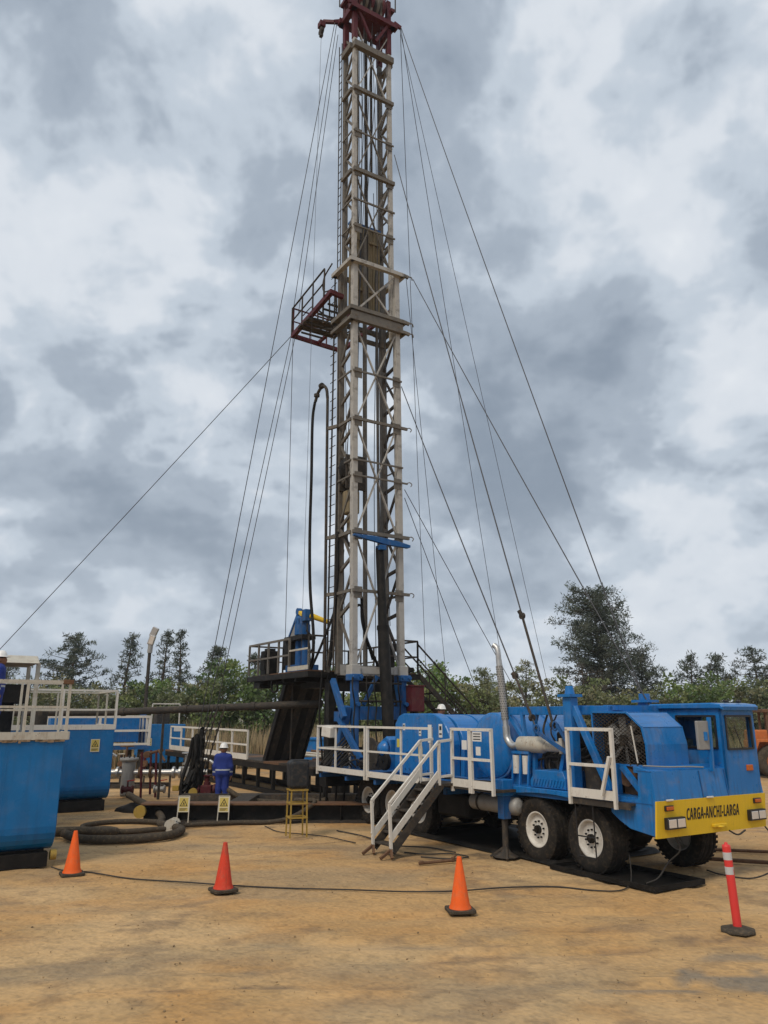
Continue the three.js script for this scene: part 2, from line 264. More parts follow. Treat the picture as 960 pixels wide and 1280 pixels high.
  // loose stones and crumbs on the pad
  const r = rngOf(5), sg = new THREE.IcosahedronGeometry(1, 0); { const p = sg.attributes.position; for (let i = 0; i < p.count; i++) { const h = .7 + .5 * vn(p.getX(i) * 3 + 9, p.getY(i) * 3 + p.getZ(i) * 5 + 9); p.setXYZ(i, p.getX(i) * h, p.getY(i) * h * .6, p.getZ(i) * h); } sg.computeVertexNormals(); }
  const N = 3600, st = new THREE.InstancedMesh(sg, new THREE.MeshStandardMaterial({ name: 'stone', roughness: .95 }), N), mx = new THREE.Matrix4(), q = new THREE.Quaternion(), cc = new THREE.Color();
  for (let i = 0; i < N; i++) {
    let x, z; do { z = -7 - 22 * Math.pow(r(), 1.5); x = (r() - .5) * 24; } while (fbm(x * .8 + 4, z * 1.6, 3) < .36 + .3 * r() - .1);
    const s = .003 + .010 * Math.pow(r(), 6) + .004 * r(); q.setFromEuler(new THREE.Euler(r() * .6, r() * 6.28, r() * .6));
    st.setMatrixAt(i, mx.compose(new THREE.Vector3(x, s * .15, z), q, new THREE.Vector3(s, s, s))); const k = .45 + .7 * r(); st.setColorAt(i, cc.setRGB(.30 * k, .20 * k, .10 * k));
  }
  st.name = 'gravel'; st.userData = { kind: 'stuff', label: 'loose stones and soil crumbs scattered over the sandy pad', category: 'gravel' }; st.castShadow = st.receiveShadow = true; scene.add(st);
}

// ---------------------------------------------------------------- the rig carrier (a five-axle truck), in the rig's frame: x forward, z to the near side
const font = await new FontLoader().loadAsync('fonts/droid/droid_sans_bold.typeface.json');
const truck = new Thing('rig_carrier_truck', 'long blue five-axle drilling rig carrier truck with yellow front bumper', 'truck', [-4, 0, 0], { rig: true });
{
  const t = truck, B = M.blue_paint, W = M.white_paint, K = M.black_oil;
  // chassis
  const fr = t.part('chassis_frame', [span(-10.2, 1.2, .78, 1.06, .38, .56), span(-10.2, 1.2, .78, 1.06, -.56, -.38), ...[-9.6, -8, -6, -4.4, -2.6, -.7, .8].map((x) => span(x - .09, x + .09, .8, 1.02, -.38, .38))], K);
  for (const x of [0, -1.33, -5.3, -6.42, -7.56]) t.part('axle', [disc([x, .56, 0], 'z', .085, 1.9, 12), lathe([[.001, -.26], [.16, -.2], [.23, 0], [.16, .2], [.001, .26]], [x, .56, .05], 'z', 16)], K, fr);
  t.part('gearbox', [span(-3.9, -2.7, .48, 1.0, -.3, .3, .05), disc([-4.6, .72, 0], 'x', .09, 1.6, 12), disc([-2.0, .72, 0], 'x', .09, 1.5, 12)], K);
  // wheels
  const R = .565;
  const tyreProfile = (w) => { const h = w / 2; return [[.29, -h * .72], [.33, -h * .86], [.40, -h * .99], [.47, -h], [.53, -h * .93], [.553, -h * .80], [R, -h * .72], [R, -h * .50], [R - .014, -h * .49], [R - .014, -h * .41], [R, -h * .40], [R, -h * .06], [R - .014, -h * .05], [R - .014, h * .05], [R, h * .06], [R, h * .40], [R - .014, h * .41], [R - .014, h * .49], [R, h * .50], [R, h * .72], [.553, h * .80], [.53, h * .93], [.47, h], [.40, h * .99], [.33, h * .86], [.29, h * .72]]; };
  const wheel = (x, z, s, w, steer = 0, dish = .05) => {
    const q = t.grp('wheel');
    const put = (n, g, m, par) => { const mg = merged(g); mg.rotateY(steer); mg.translate(x, .56, z); return t.part(n, mg, m, par ?? q); };
    put('tyre', lathe(tyreProfile(w), [0, 0, 0], 'z', 48), M.rubber);
    const lugs = []; for (let k = 0; k < 40; k++) { const a = k / 40 * Math.PI * 2; for (const e of [-1, 1]) lugs.push(box(0, 0, 0, .045, .012, .085).rotateZ(0).translate(0, R - .001, e * w * .36).rotateZ(a + e * .04)); }
    put('tread_lugs', lugs, M.rubber);
    const f = s * w * .38;
    const rim = put('rim', [lathe([[.30, f], [.315, f + s * .012], [.285, f + s * .008], [.272, f - s * .03], [.25, f - s * dish], [.12, f - s * dish * .6], [.02, f - s * dish * .6]], [0, 0, 0], 'z', 40), lathe([[.30, -f], [.28, -f], [.26, f - s * .05], [.30, f]], [0, 0, 0], 'z', 32)], W);
    const hub = put('hub', [disc([0, 0, f - s * .02], 'z', .075, .07, 16), disc([0, 0, f + s * .025], 'z', .05, .03, 14)], M.black_oil);
    for (let k = 0; k < 10; k++) { const a = k / 10 * Math.PI * 2 + .2; put('lug_nut', disc([.145 * Math.cos(a), .145 * Math.sin(a), f - s * dish * .55 + s * .012], 'z', .017, .03, 6), M.black_oil, rim); }
  };
  wheel(0, 1.08, 1, .42, -.06, .07); wheel(-1.33, 1.08, 1, .42, -.04, .07); wheel(.3, -.82, -1, .44, -.06); wheel(-1.33, -1.08, -1, .42);
  for (const x of [-5.3, -6.42, -7.56]) { wheel(x, 1.08, 1, .34, 0, .15); wheel(x, -1.08, -1, .34, 0, .15); }

  // decks and running boards
  t.part('main_deck', [span(-9.9, -.3, 1.14, 1.22, -1.32, 1.3), span(-9.9, -2.1, 1.06, 1.14, 1.18, 1.3), ...[-9, -7.6, -6.2, -4.8, -3.4].map((x) => span(x - .05, x + .05, 1.04, 1.14, -1.25, 1.85))], M.blue_worn);
  const walk = t.part('side_walkway', [span(-9.1, -1.75, 1.19, 1.24, 1.32, 1.9)], M.dark_steel);
  t.part('kick_plate', [span(-9.12, -6.54, 1.2, 1.33, 1.9, 1.915), span(-6.48, -3.76, 1.2, 1.33, 1.9, 1.915)], W, walk);
  // railings on the near side
  const z = 1.9, RL = (a, b, extra) => {
    const q = t.grp('railing'), rr = .022;
    t.part('post', bar([a + .03, 1.12, z], [a + .03, 2.34, z], .055), W, q); t.part('post', bar([b - .03, 1.12, z], [b - .03, 2.34, z], .055), W, q);
    t.part('top_rail', bar([a, 2.34, z], [b, 2.34, z], .05), W, q); t.part('mid_rail', bar([a, 1.78, z], [b, 1.78, z], .042), W, q);
    for (const x of extra) t.part('post', bar([x, 1.25, z - .02], [x, 2.33, z - .02], .042), W, q);
  };
  RL(-9.1, -6.54, [-8.1]); RL(-6.48, -3.76, [-5.0]);
  { const q = t.grp('end_railing'); for (const [y, w] of [[2.34, .05], [1.78, .042]]) t.part('rail', bar([-9.08, y, 1.9], [-9.08, y, .9], w), W, q); t.part('post', bar([-9.08, 1.2, .9], [-9.08, 2.34, .9], .05), W, q); }
  const gate = (a, b, zz, y0, y1, kick, lean = 0) => {
    const q = t.grp('folding_gate'), p = (x, y) => [x + lean * (y - y0), y, zz];
    t.part('stile', bar(p(a, y0), p(a, y1), .055, .055), W, q); t.part('stile', bar(p(b, y0), p(b, y1), .055, .055), W, q);
    t.part('top_rail', bar(p(a - .027, y1), p(b + .027, y1), .055), W, q); t.part('mid_rail', bar(p(a, mix(y0, y1, .53)), p(b, mix(y0, y1, .53)), .05), W, q);
    t.part('kick_plate', bar(p(a + .028, y0 + kick), p(b - .028, y0 + kick), .15, .02, 0, [0, 1, 0]), W, q);
  };
  gate(-3.05, -2.47, 1.9, 1.14, 2.34, .17); gate(-2.38, -1.74, 1.92, 1.14, 2.34, .17, -.02);
  gate(-.14, .88, 1.52, 1.13, 2.38, .2);
  t.part('gate_prop', bar([.86, 1.95, 1.58], [.66, 1.33, 1.6], .05), W);
  t.part('step_platform', [span(-.2, 1.15, 1.2, 1.235, 1.3, 1.5), span(-.2, 1.15, 1.14, 1.2, 1.47, 1.5)], M.dark_steel);
  t.part('step_ladder', [rod([.3, 1.2, 1.46], [.3, .28, 1.44], .012), rod([-.1, 1.2, 1.46], [-.1, .28, 1.44], .012), rod([-.1, .62, 1.45], [.3, .62, 1.45], .012), rod([-.1, .3, 1.45], [.3, .3, 1.45], .012)], M.black_trim);

  // drawworks housing and brake drum on the deck
  const hx = []; { const cx = -5.72, cy = 1.75; hx.push([-6.82, 1.24], [-4.48, 1.24], [-4.45, 1.85]); for (let i = 0; i <= 12; i++) { const a = (8 + i * 6.6) * Math.PI / 180; hx.push([-5.25 + .82 * Math.cos(a), 1.86 + .80 * Math.sin(a)]); } hx.push([-6.42, 2.66], [-6.62, 2.6], [-6.78, 2.42]); }
  const dw = t.part('drawworks_housing', extr(hx, .62, .9, .02), B);
  t.part('shell', [extr(hx.map(([x, y]) => [x + .1, y > 1.3 ? y - .035 : y]), -1.25, .6, .01)], B, dw);
  t.part('shell_band', [extr(hx.map(([x, y]) => [x + .115, y > 1.3 ? y - .02 : y]), -.14, -.06), extr(hx.map(([x, y]) => [x + .115, y > 1.3 ? y - .02 : y]), -.9, -.82)], B, dw);
  t.part('chain_case', [extr([[-7.35, 1.3], [-6.9, 1.3], [-6.9, 2.02], [-7.1, 2.1], [-7.35, 1.98]], .55, .98, .02), lathe([[.001, .2], [.12, .18], [.2, .08], [.2, 0], [.001, 0]], [-7.1, 1.8, .98], 'z', 20)], B, dw);
  t.part('pulley', [lathe([[.04, 0], [.2, 0], [.22, .03], [.18, .06], [.22, .09], [.2, .12], [.04, .12]], [-7.05, 1.5, .98], 'z', 22)], M.black_oil, dw);
  for (const [x, y, w, h] of [[-5.3, 1.85, .1, .03], [-6.3, 1.75, .12, .04]]) t.part('cover_latch', span(x, x + w, y, y + h, .9, .925), B, dw);
  const drum = t.part('brake_drum', [lathe([[.001, .07], [.25, .062], [.52, .03], [.645, -.01], [.672, -.05], [.672, -2.0], [.001, -2.0]], [-3.1, 2.0, .82], 'z', 48), span(-3.6, -2.6, 1.2, 1.6, -1.1, .55, .03)], B);
  t.part('drum_band', [lathe([[.676, -.34], [.69, -.35], [.69, -.41], [.676, -.42]], [-3.1, 2.0, .82], 'z', 48), lathe([[.676, -1.2], [.69, -1.21], [.69, -1.27], [.676, -1.28]], [-3.1, 2.0, .82], 'z', 48)], B, drum);
  t.part('filler_cap', rod([-3.15, 2.66, .3], [-3.19, 2.82, .3], .045, 10), M.black_oil, drum);
  // stickers
  const sticker = (x, y, w, h, zz, y2) => { const q = t.part('warning_sticker', span(x, x + w, y, y + h, zz, zz + .004), M.white_sticker, y2); t.part('printed_mark', [span(x + w * .2, x + w * .8, y + h * .55, y + h * .85, zz + .004, zz + .006), span(x + w * .15, x + w * .85, y + h * .2, y + h * .32, zz + .004, zz + .006)], M.black_paint, q); };
  sticker(-6.42, 2.26, .10, .16, .9, dw); sticker(-5.72, 2.14, .10, .2, .9, dw); sticker(-4.9, 2.12, .14, .3, .9, dw);
  t.part('warning_sticker', span(-5.75, -5.58, 1.62, 1.9, .9, .904), M.yellow_sticker, dw); t.part('warning_sticker', span(-6.7, -6.58, 1.85, 2.05, .9, .904), M.yellow_sticker, dw);
  t.part('gate_plate', [span(-2.3, -2.02, 2.12, 2.30, 1.945, 1.955)], M.white_sticker); t.part('printed_mark', [0, 1, 2].map((i) => span(-2.27, -2.05, 2.15 + i * .05, 2.17 + i * .05, 1.955, 1.957)), M.black_paint);
  t.part('gate_plate', [span(-2.2, -2.06, 1.86, 2.02, 1.945, 1.955)], M.white_sticker); t.part('gate_plate', [span(-2.72, -2.56, 1.95, 2.13, 1.89, 1.9)], M.white_sticker); t.part('gate_plate', [span(-3.85, -3.72, 2.05, 2.42, 1.93, 1.94)], M.white_sticker);
  t.part('spot_lamp', [box(-8.35, 2.2, 1.96, .36, .26, .2, .02, [0, .2, -.12])], M.white_paint);

  // light blockers added under the deck, air bottles, jack
  t.part('air_cylinder', [lathe([[.001, -.75], [.1, -.73], [.16, -.66], [.165, 0], [.165, .66], [.1, .73], [.001, .75]], [-2.45, .92, 1.3], 'x', 24)], M.grey_metal);
  t.part('cylinder_strap', [-2.85, -2.1].map((x) => lathe([[.168, -.025], [.178, -.025], [.178, .025], [.168, .025]], [x, .92, 1.3], 'x', 24)), M.dark_steel);
  t.part('added_underside_tank', [span(-4.6, -3.5, .5, 1.0, .62, 1.2, .08)], M.black_oil);  // tank shape added under the deck to block light
  t.part('added_shade_block', [span(-4.7, -2.2, .36, 1.1, -1.28, -.7, .03)], M.black_oil); t.part('added_shade_block', [span(-9.6, -8.3, .4, 1.1, -1.2, -.7, .03)], M.black_oil);  // invented far-side boxes, added to keep the underside of the truck dark
  const jack = (x, zz) => {
    const q = t.grp('levelling_jack');
    t.part('jack_housing', [span(x - .13, x + .13, 1.12, 1.42, zz - .13, zz + .13, .02)], B, q); t.part('jack_leg', [span(x - .09, x + .09, .7, 1.12, zz - .09, zz + .09, .01)], M.blue_worn, q);
    t.part('jack_ram', disc([x, .42, zz], 'y', .06, .62, 14), M.dark_steel, q); t.part('jack_foot', [lathe([[.06, .16], [.1, .1], [.24, .03], [.26, 0], [.001, 0]], [x, .015, zz], 'y', 8), bar([x - .22, .02, zz + .2], [x, .22, zz], .04), bar([x + .25, .02, zz + .18], [x, .22, zz], .04)], M.dark_steel, q);
  };
  jack(-1.95, 1.5); jack(-1.95, -1.5);

  // front fender, louvred box, engine bay
  const arch = []; { arch.push([-2.12, 1.06], [-2.12, 1.30], [.02, 1.30], [.02, 1.16]); for (let i = 0; i <= 8; i++) { const x = -.05 - i * .22; arch.push([x, 1.17 + .05 * Math.sin((i / 8) * Math.PI)]); } arch.push([-1.95, 1.06]); }
  t.part('front_fender', extr(arch, -1.32, 1.36, .008), B);
  const lb = t.part('louvred_box', [extr([[-1.42, 1.31], [-.5, 1.31], [-.5, 1.5], [-.56, 1.62], [-1.28, 1.62], [-1.42, 1.44]], .72, 1.28, .01)], B);
  for (let k = 0; k < 11; k++) t.part('louvre', bar([-1.35 + k * .077, 1.35, 1.286], [-1.30 + k * .077, 1.47, 1.286], .03, .02), B, lb);
  t.part('engine_block', [span(-1.9, .05, 1.25, 2.0, -.55, .5, .06), span(-1.7, -.2, 2.0, 2.3, -.35, .3, .05)], M.black_oil);
  t.part('engine_fittings', [disc([-1.0, 1.75, .62], 'z', .17, .22, 18), disc([-.55, 1.7, .6], 'z', .12, .25, 16), disc([-1.45, 1.62, .6], 'z', .13, .2, 16), span(-.35, .02, 1.3, 1.75, .35, .95, .05), ...[0, 1, 2, 3, 4].map((i) => tube([[-1.8 + i * .35, 1.35, .7], [-1.7 + i * .33, 1.72 + .1 * (i % 2), .88], [-1.4 + i * .3, 1.85, .74], [-1.2 + i * .28, 2.1, .4]], .022, 16, 6))], M.dark_steel);
  t.part('rusty_manifold', [span(-.25, .05, 1.55, 1.9, .5, .86, .05), disc([.72, 1.62, .98], 'z', .17, .14, 18), span(.55, 1.12, 1.3, 1.8, .62, .95, .04)], M.rusty);
  t.part('oil_filter', [disc([-2.02, 1.68, 1.08], 'y', .075, .34, 16)], W); t.part('oil_filter', [disc([-1.74, 1.68, 1.08], 'y', .075, .34, 16)], W);
  t.part('filter_bracket', [span(-2.12, -1.62, 1.88, 1.93, .95, 1.12), ...[-2.1, -1.88, -1.64].map((x) => bar([x, 1.28, 1.14], [x, 1.92, 1.08], .04))], B);
  // exhaust
  const ex = t.part('exhaust_stack', [tube([[-1.95, 2.06, 1.0], [-2.2, 2.02, 1.0], [-2.36, 2.14, 1.0], [-2.4, 2.4, 1.0]], .075, 24, 14), rod([-2.4, 2.4, 1.0], [-2.55, 3.72, 1.0], .058, 16), tube([[-2.55, 3.72, 1.0], [-2.565, 3.9, 1.0], [-2.6, 4.0, 1.0], [-2.67, 4.06, 1.02]], .058, 14, 14)], M.silver);
  t.part('heat_shield', [rod([-2.415, 2.52, 1.0], [-2.54, 3.62, 1.0], .072, 20)], M.grey_metal, ex);
  { const holes = []; for (let i = 0; i < 22; i++) for (let k = 0; k < 10; k++) { const f = (i + .5) / 22, a = (k + (i % 2) * .5) / 10 * Math.PI * 2; holes.push(box(0, 0, 0, .016, .016, .006, 0, [0, 0, 0]).translate(0, 0, .072).rotateY(a).translate(mix(-2.415, -2.54, f), mix(2.52, 3.62, f), 1.0)); } t.part('shield_perforation', holes, M.black_paint, ex); }
  t.part('muffler', [lathe([[.001, -.42], [.09, -.4], [.15, -.34], [.155, 0], [.155, .3], [.1, .37], [.09, .42], [.001, .42]], [-1.62, 2.06, 1.0], 'x', 24), disc([-.98, 2.04, 1.0], 'x', .095, .5, 18), span(-.78, -.70, 1.92, 2.2, .88, 1.12, .01)], M.dirty_white);
  // frame over the engine: posts, long beams, braces
  const post = t.part('guy_post', [bar([-.42, 1.28, 1.12], [-.42, 2.94, 1.12], .2, .2, .015), span(-.58, -.26, 2.94, 2.99, .96, 1.28), disc([-.42, 3.06, 1.12], 'y', .1, .16, 12, .07)], B);
  t.part('brace', bar([-.34, 2.76, 1.12], [.42, 1.36, 1.12], .12, .1, .01), B, post); t.part('brace', bar([-.62, 2.3, 1.0], [-1.0, 1.34, .95], .08), B, post);
  t.part('guy_post', [bar([-.5, 1.28, -1.0], [-.5, 2.86, -1.0], .2, .2, .015), span(-.68, -.3, 2.86, 2.91, -1.18, -.82), disc([-.5, 2.97, -1.0], 'y', .11, .12, 12)], B);
  const tf = t.part('top_frame', [bar([-2.6, 2.7, .86], [.3, 2.7, .86], .16, .12, .01), bar([-2.6, 2.7, -.86], [.3, 2.7, -.86], .16, .12, .01), bar([-.42, 2.72, -1], [-.42, 2.72, 1.1], .14), bar([.2, 2.72, -.86], [.2, 2.72, .86], .14), span(-.9, .3, 2.70, 2.77, .55, .86)], B);
  for (const [x, x2] of [[-1.62, -1.6], [-2.0, -1.72]]) t.part('upright', bar([x, 2.66, .9], [x2, 1.3, 1.0], .07), B, tf);
  t.part('brace', bar([-2.45, 2.66, .9], [-1.75, 1.95, .95], .06), B, tf);
  t.part('wire_anchor', [tube([[-.75, 2.5, 1.22], [-.78, 2.42, 1.26], [-.75, 2.34, 1.22], [-.7, 2.42, 1.2]], .02, 14, 6, true), bar([-.72, 2.45, 1.2], [-.5, 2.1, 1.15], .05), tube([[-1.25, 2.44, 1.22], [-1.28, 2.36, 1.26], [-1.25, 2.28, 1.22], [-1.2, 2.36, 1.2]], .02, 14, 6, true), bar([-1.22, 2.3, 1.22], [-.55, 1.95, 1.15], .06)], M.blue_worn);
  t.part('stay_pipes', [rod([-.1, 2.42, .8], [.06, 2.62, .3], .028), rod([.0, 2.42, .85], [.16, 2.62, .35], .022), rod([.12, 2.36, .9], [.28, 2.56, .4], .028)], M.mast_cream);

  // radiator with expanded-metal guard, hood
  const hp = [[.06, 1.8], [1.22, 1.8], [1.215, 2.14], [1.15, 2.42], [.84, 2.66], [.06, 2.67]];
  const hi = [[.06, 1.80], [.09, 1.80], [.09, 2.64], [.83, 2.63], [1.125, 2.405], [1.187, 2.13], [1.19, 1.76], [1.222, 1.76], [1.217, 2.14], [1.152, 2.42], [.842, 2.66], [.06, 2.67]];
  t.part('hood', [extr(hi, .04, 1.06), extr(hp.map(([x, y]) => [clamp(x, .1, 1.13), Math.min(y, 2.55) - (x > .8 && y > 2.5 ? .1 : 0)]), .045, .06)], B);
  t.part('hood_ridge', [rod([.842, 2.662, 1.06], [.842, 2.662, .04], .007, 6), rod([1.154, 2.42, 1.06], [1.154, 2.42, .04], .007, 6)], B);
  t.part('radiator_core', [span(.1, .96, 1.82, 2.46, .72, .86)], M.black_oil);
  const fan = t.part('radiator_fan', [lathe([[.40, -.05], [.42, -.05], [.42, .06], [.40, .06]], [.66, 2.2, .93], 'z', 36), disc([.66, 2.2, .95], 'z', .09, .1, 18)], M.dark_steel);
  for (let k = 0; k < 8; k++) { const a = k / 8 * Math.PI * 2 + .1; t.part('fan_blade', box(0, 0, 0, .30, .12, .012, 0, [.55, 0, 0]).translate(.24, 0, 0).rotateZ(a).translate(.66, 2.2, .95), M.grey_metal, fan); }
  { // diamond mesh clipped to the hood's outline
    const inside = (x, y) => { let c = false; for (let i = 0, j = hp.length - 1; i < hp.length; j = i++) if ((hp[i][1] > y) !== (hp[j][1] > y) && x < (hp[j][0] - hp[i][0]) * (y - hp[i][1]) / (hp[j][1] - hp[i][1]) + hp[i][0]) c = !c; return c; };
    const wires = [], s = .06; for (const dir of [1, -1]) for (let k = -60; k < 60; k++) { let a = null, last = null; for (let i = 0; i <= 120; i++) { const x = .06 + i * .0098, y = 2.2 + dir * (x - .64) * .62 + k * s; if (inside(x, y)) { if (!a) a = [x, y]; last = [x, y]; } else if (a) break; } if (a && last && Math.hypot(a[0] - last[0], a[1] - last[1]) > .05) wires.push(bar([a[0], a[1], 1.07 + dir * .002], [last[0], last[1], 1.07 + dir * .002], 0.013, .006, 0, [0, 0, 1])); }
    const gm = t.part('guard_mesh', wires, M.dark_steel);
    t.part('guard_frame', hp.map((p, i) => { const q = hp[(i + 1) % hp.length]; return bar([p[0], p[1], 1.075], [q[0], q[1], 1.075], .03); }), B, gm);
    t.part('guard_strip', bar([1.02, 1.84, 1.085], [.93, 2.44, 1.085], .016, .02), W, gm);
  }
  t.part('radiator_stand', [bar([.55, 1.28, 1.1], [.55, 1.82, 1.1], .13, .1), bar([.7, 1.78, 1.12], [1.16, 1.4, 1.2], .08), span(.1, 1.2, 1.24, 1.32, .9, 1.3)], B);

  // nose, bumper, cab
  const nose = t.part('nose', [extr([[.62, 1.06], [.78, .95], [1.0, .84], [1.5, .77], [1.555, 1.3], [1.50, 1.74], [1.24, 1.80], [1.2, 1.30], [.62, 1.24]], 1.30, 1.36, .006), extr([[1.44, .77], [1.5, .77], [1.555, 1.3], [1.50, 1.74], [1.24, 1.8], [1.24, 1.76], [1.44, 1.70], [1.49, 1.3]], -1.40, 1.31, .005), span(1.1, 1.24, 1.7, 1.8, -.45, 1.31, .01), extr([[.4, .8], [1.5, .77], [1.555, 1.3], [1.5, 1.74], [.4, 1.74]], -1.44, -1.40, .004)], B);
  const by = (y) => 1.556 + (y - 1.3) * .10;
  const bump = t.part('bumper_panel', extr([[by(.75) + .004, .75], [by(.75) + .04, .75], [by(1.3) + .04, 1.3], [by(1.3) + .004, 1.3]], -1.43, 1.39, .004), M.yellow_paint);
  const onBump = (zc, yc, w, h, d, bev = .008) => box(by(yc) + .04 + d / 2, yc, zc, d, h, w, bev);
  { // lettering
    const shapes = font.generateShapes('CARGA-ANCHI-LARGA', 1), g = new THREE.ExtrudeGeometry(shapes, { depth: .004, bevelEnabled: false, curveSegments: 6 }); g.computeBoundingBox(); const bb = g.boundingBox;
    g.translate(-(bb.max.x + bb.min.x) / 2, -(bb.max.y + bb.min.y) / 2, 0); g.scale(1.36 / (bb.max.x - bb.min.x), .185 / (bb.max.y - bb.min.y), 1); g.rotateY(Math.PI / 2); g.rotateZ(-.1); g.translate(by(1.06) + .042, 1.075, .0);
    t.part('lettering', g, M.black_paint, bump, 'black painted words CARGA-ANCHI-LARGA');
  }
  for (const zc of [1.0, -1.12]) {
    const h = t.part('headlight', onBump(zc, .965, .44, .175, .07), M.black_trim);
    for (const dz of [-.105, .105]) t.part('lens', [box(by(.965) + .115, .965, zc + dz, .014, .125, .175, .005)], M.lamp_lens, h);
  }
  for (const zc of [1.12, -1.17]) { const h = t.part('marker_lamp', onBump(zc, 1.19, .2, .085, .03), M.black_trim); t.part('lens', onBump(zc, 1.19, .16, .055, .05), M.amber_lens, h); }
  t.part('tow_hook', [lathe([[.05, -.02], [.085, 0], [.05, .02]], [by(.84) + .06, .84, -.12], 'y', 14), onBump(-.12, .86, .34, .045, .05)], M.yellow_paint, bump);
  for (const zc of [1.1, .1]) t.part('bumper_clip', onBump(zc, 1.31, .16, .028, .03), W, bump);
  t.part('under_bumper_beam', [span(1.0, 1.38, .72, .84, -1.2, 1.1), span(.6, 1.2, .7, .95, -.5, .5)], M.black_oil);
  t.part('air_hose', tube([[1.5, .74, .9], [1.52, .55, .85], [1.35, .35, .95], [1.25, .12, 1.1], [1.1, .03, 1.2]], .014, 24, 6), M.cable); t.part('air_hose', tube([[1.58, .76, -.35], [1.62, .69, -.5], [1.6, .74, -.75]], .014, 14, 6), M.cable);
  // cab: panels with real openings
  const C0 = -.5, C1 = -1.40, wx = 1.555;
  const cab = t.part('cab_shell', extrX(rect(C1, C0, 1.30, 2.72), wx - .05, wx, [rect(-1.30, -.58, 2.05, 2.60, .05)]), B);
  t.part('cab_side', [extr(rect(.06, wx, 1.30, 2.72), C0 - .04, C0, .003, [rect(.62, 1.42, 2.06, 2.60, .06)])], B, cab);
  t.part('cab_side', [extr(rect(.06, wx - .06, 1.30, 2.72), C1, C1 + .04, .003, [rect(.5, 1.42, 2.02, 2.60, .06)])], B, cab);
  t.part('cab_back', [extrX(rect(C1 + .04, C0 - .04, 1.3, 2.72), .06, .1, [rect(-1.22, -.66, 2.1, 2.58, .05)])], B, cab);
  t.part('cab_roof', [extr([[.0, 2.72], [1.58, 2.72], [1.63, 2.70], [1.645, 2.76], [1.6, 2.80], [1.4, 2.825], [.1, 2.815], [.0, 2.78]], C1 - .06, C0 + .07, .02)], B, cab);
  t.part('roof_lamp', [-.75, -1.1].map((q) => box(1.5, 2.85, q, .07, .05, .1, .02)), M.black_trim, cab);
  t.part('cab_floor', [span(.1, 1.5, 1.3, 1.36, C1 + .04, C0 - .04)], M.black_oil, cab);
  t.part('driver_seat', [span(.35, .8, 1.5, 1.65, -1.2, -.7, .04), span(.3, .42, 1.6, 2.2, -1.2, -.7, .05), lathe([[.19, -.012], [.205, 0], [.19, .012], [.175, 0], [.19, -.012]], [1.1, 1.98, -.95], 'y', 20), rod([1.3, 1.6, -.95], [1.1, 1.98, -.95], .025)], M.black_trim, cab);
  const pane = (g, parent) => t.part('pane', g, M.glass, parent);
  const fw = t.grp('windscreen'); pane(span(wx - .03, wx - .022, 2.05, 2.60, -1.30, -.58), fw);
  t.part('rubber_seal', [bar([wx + .004, 2.05, -.6], [wx + .004, 2.05, -1.28], .035), bar([wx + .004, 2.6, -.6], [wx + .004, 2.6, -1.28], .035), bar([wx + .004, 2.04, -.585], [wx + .004, 2.61, -.585], .035), bar([wx + .004, 2.04, -1.295], [wx + .004, 2.61, -1.295], .035)], M.black_trim, fw);
  t.part('wiper', [bar([wx + .03, 2.07, -.95], [wx + .03, 2.42, -.78], .012)], M.black_trim, fw);
  const sw = t.grp('side_window'); pane(span(.62, 1.42, 2.06, 2.60, C0 - .024, C0 - .016), sw);
  t.part('rubber_seal', [bar([.62, 2.06, C0 + .004], [1.42, 2.06, C0 + .004], .035), bar([.62, 2.6, C0 + .004], [1.42, 2.6, C0 + .004], .035), bar([.62, 2.05, C0 + .004], [.62, 2.61, C0 + .004], .035), bar([1.42, 2.05, C0 + .004], [1.42, 2.61, C0 + .004], .035)], M.black_trim, sw);
  const dwn = t.grp('door_window'); pane(span(.5, 1.42, 2.02, 2.6, C1 + .016, C1 + .024), dwn);
  const mir = t.part('wing_mirror', [extr(rect(-.30, .0, 2.05, 2.52, .02), 0, .05, .008).rotateY(Math.PI / 2).translate(1.5, 0, -.13 + .0)], M.grey_metal);
  t.part('mirror_arm', [bar([1.53, 1.7, -.14], [1.56, 2.58, -.14], .06, .045), bar([1.53, 2.08, -.14], [1.52, 2.1, .1], .03), rod([1.55, 2.2, -.02], [1.55, 2.34, -.02], .04, 10)], B, mir);
  t.part('indicator_lamp', [box(1.545, 1.73, -1.12, .07, .10, .17, .012)], M.amber_lens);
  t.part('front_grab_rail', [tube([[1.3, 1.82, 1.3], [1.46, 1.80, .9], [1.5, 1.79, .4], [1.5, 1.77, .05]], .012, 20, 6)], M.grey_metal);

  t.part('panel_seam', [span(1.2, 1.506, 1.735, 1.745, 1.36, 1.366), bar([1.562, 1.30, .2], [1.512, 1.72, .2], .012, .012), bar([1.562, 1.30, -.46], [1.51, 1.72, -.46], .012, .012), span(.64, 1.5, 1.24, 1.25, 1.36, 1.366)], M.blue_worn);
  for (let k = 0; k < 12; k++) t.part('bolt', disc([-6.7 + k * .19, 1.36, .905], 'z', .018, .02, 6), M.blue_worn); for (let k = 0; k < 8; k++) t.part('bolt', disc([.12 + k * .15, 1.815, 1.095], 'z', .014, .02, 6), M.dark_steel);
  t.part('deck_pipe', [tube([[-4.3, 1.3, 1.1], [-3.9, 1.32, 1.15], [-2.6, 1.34, 1.18], [-2.2, 1.5, 1.15], [-2.15, 1.9, 1.0]], .03, 30, 8)], M.blue_worn); t.part('deck_pipe', [tube([[-4.3, 1.3, 1.22], [-3.4, 1.3, 1.28], [-2.4, 1.32, 1.28], [-2.0, 1.32, 1.24]], .022, 30, 8)], M.dark_steel);
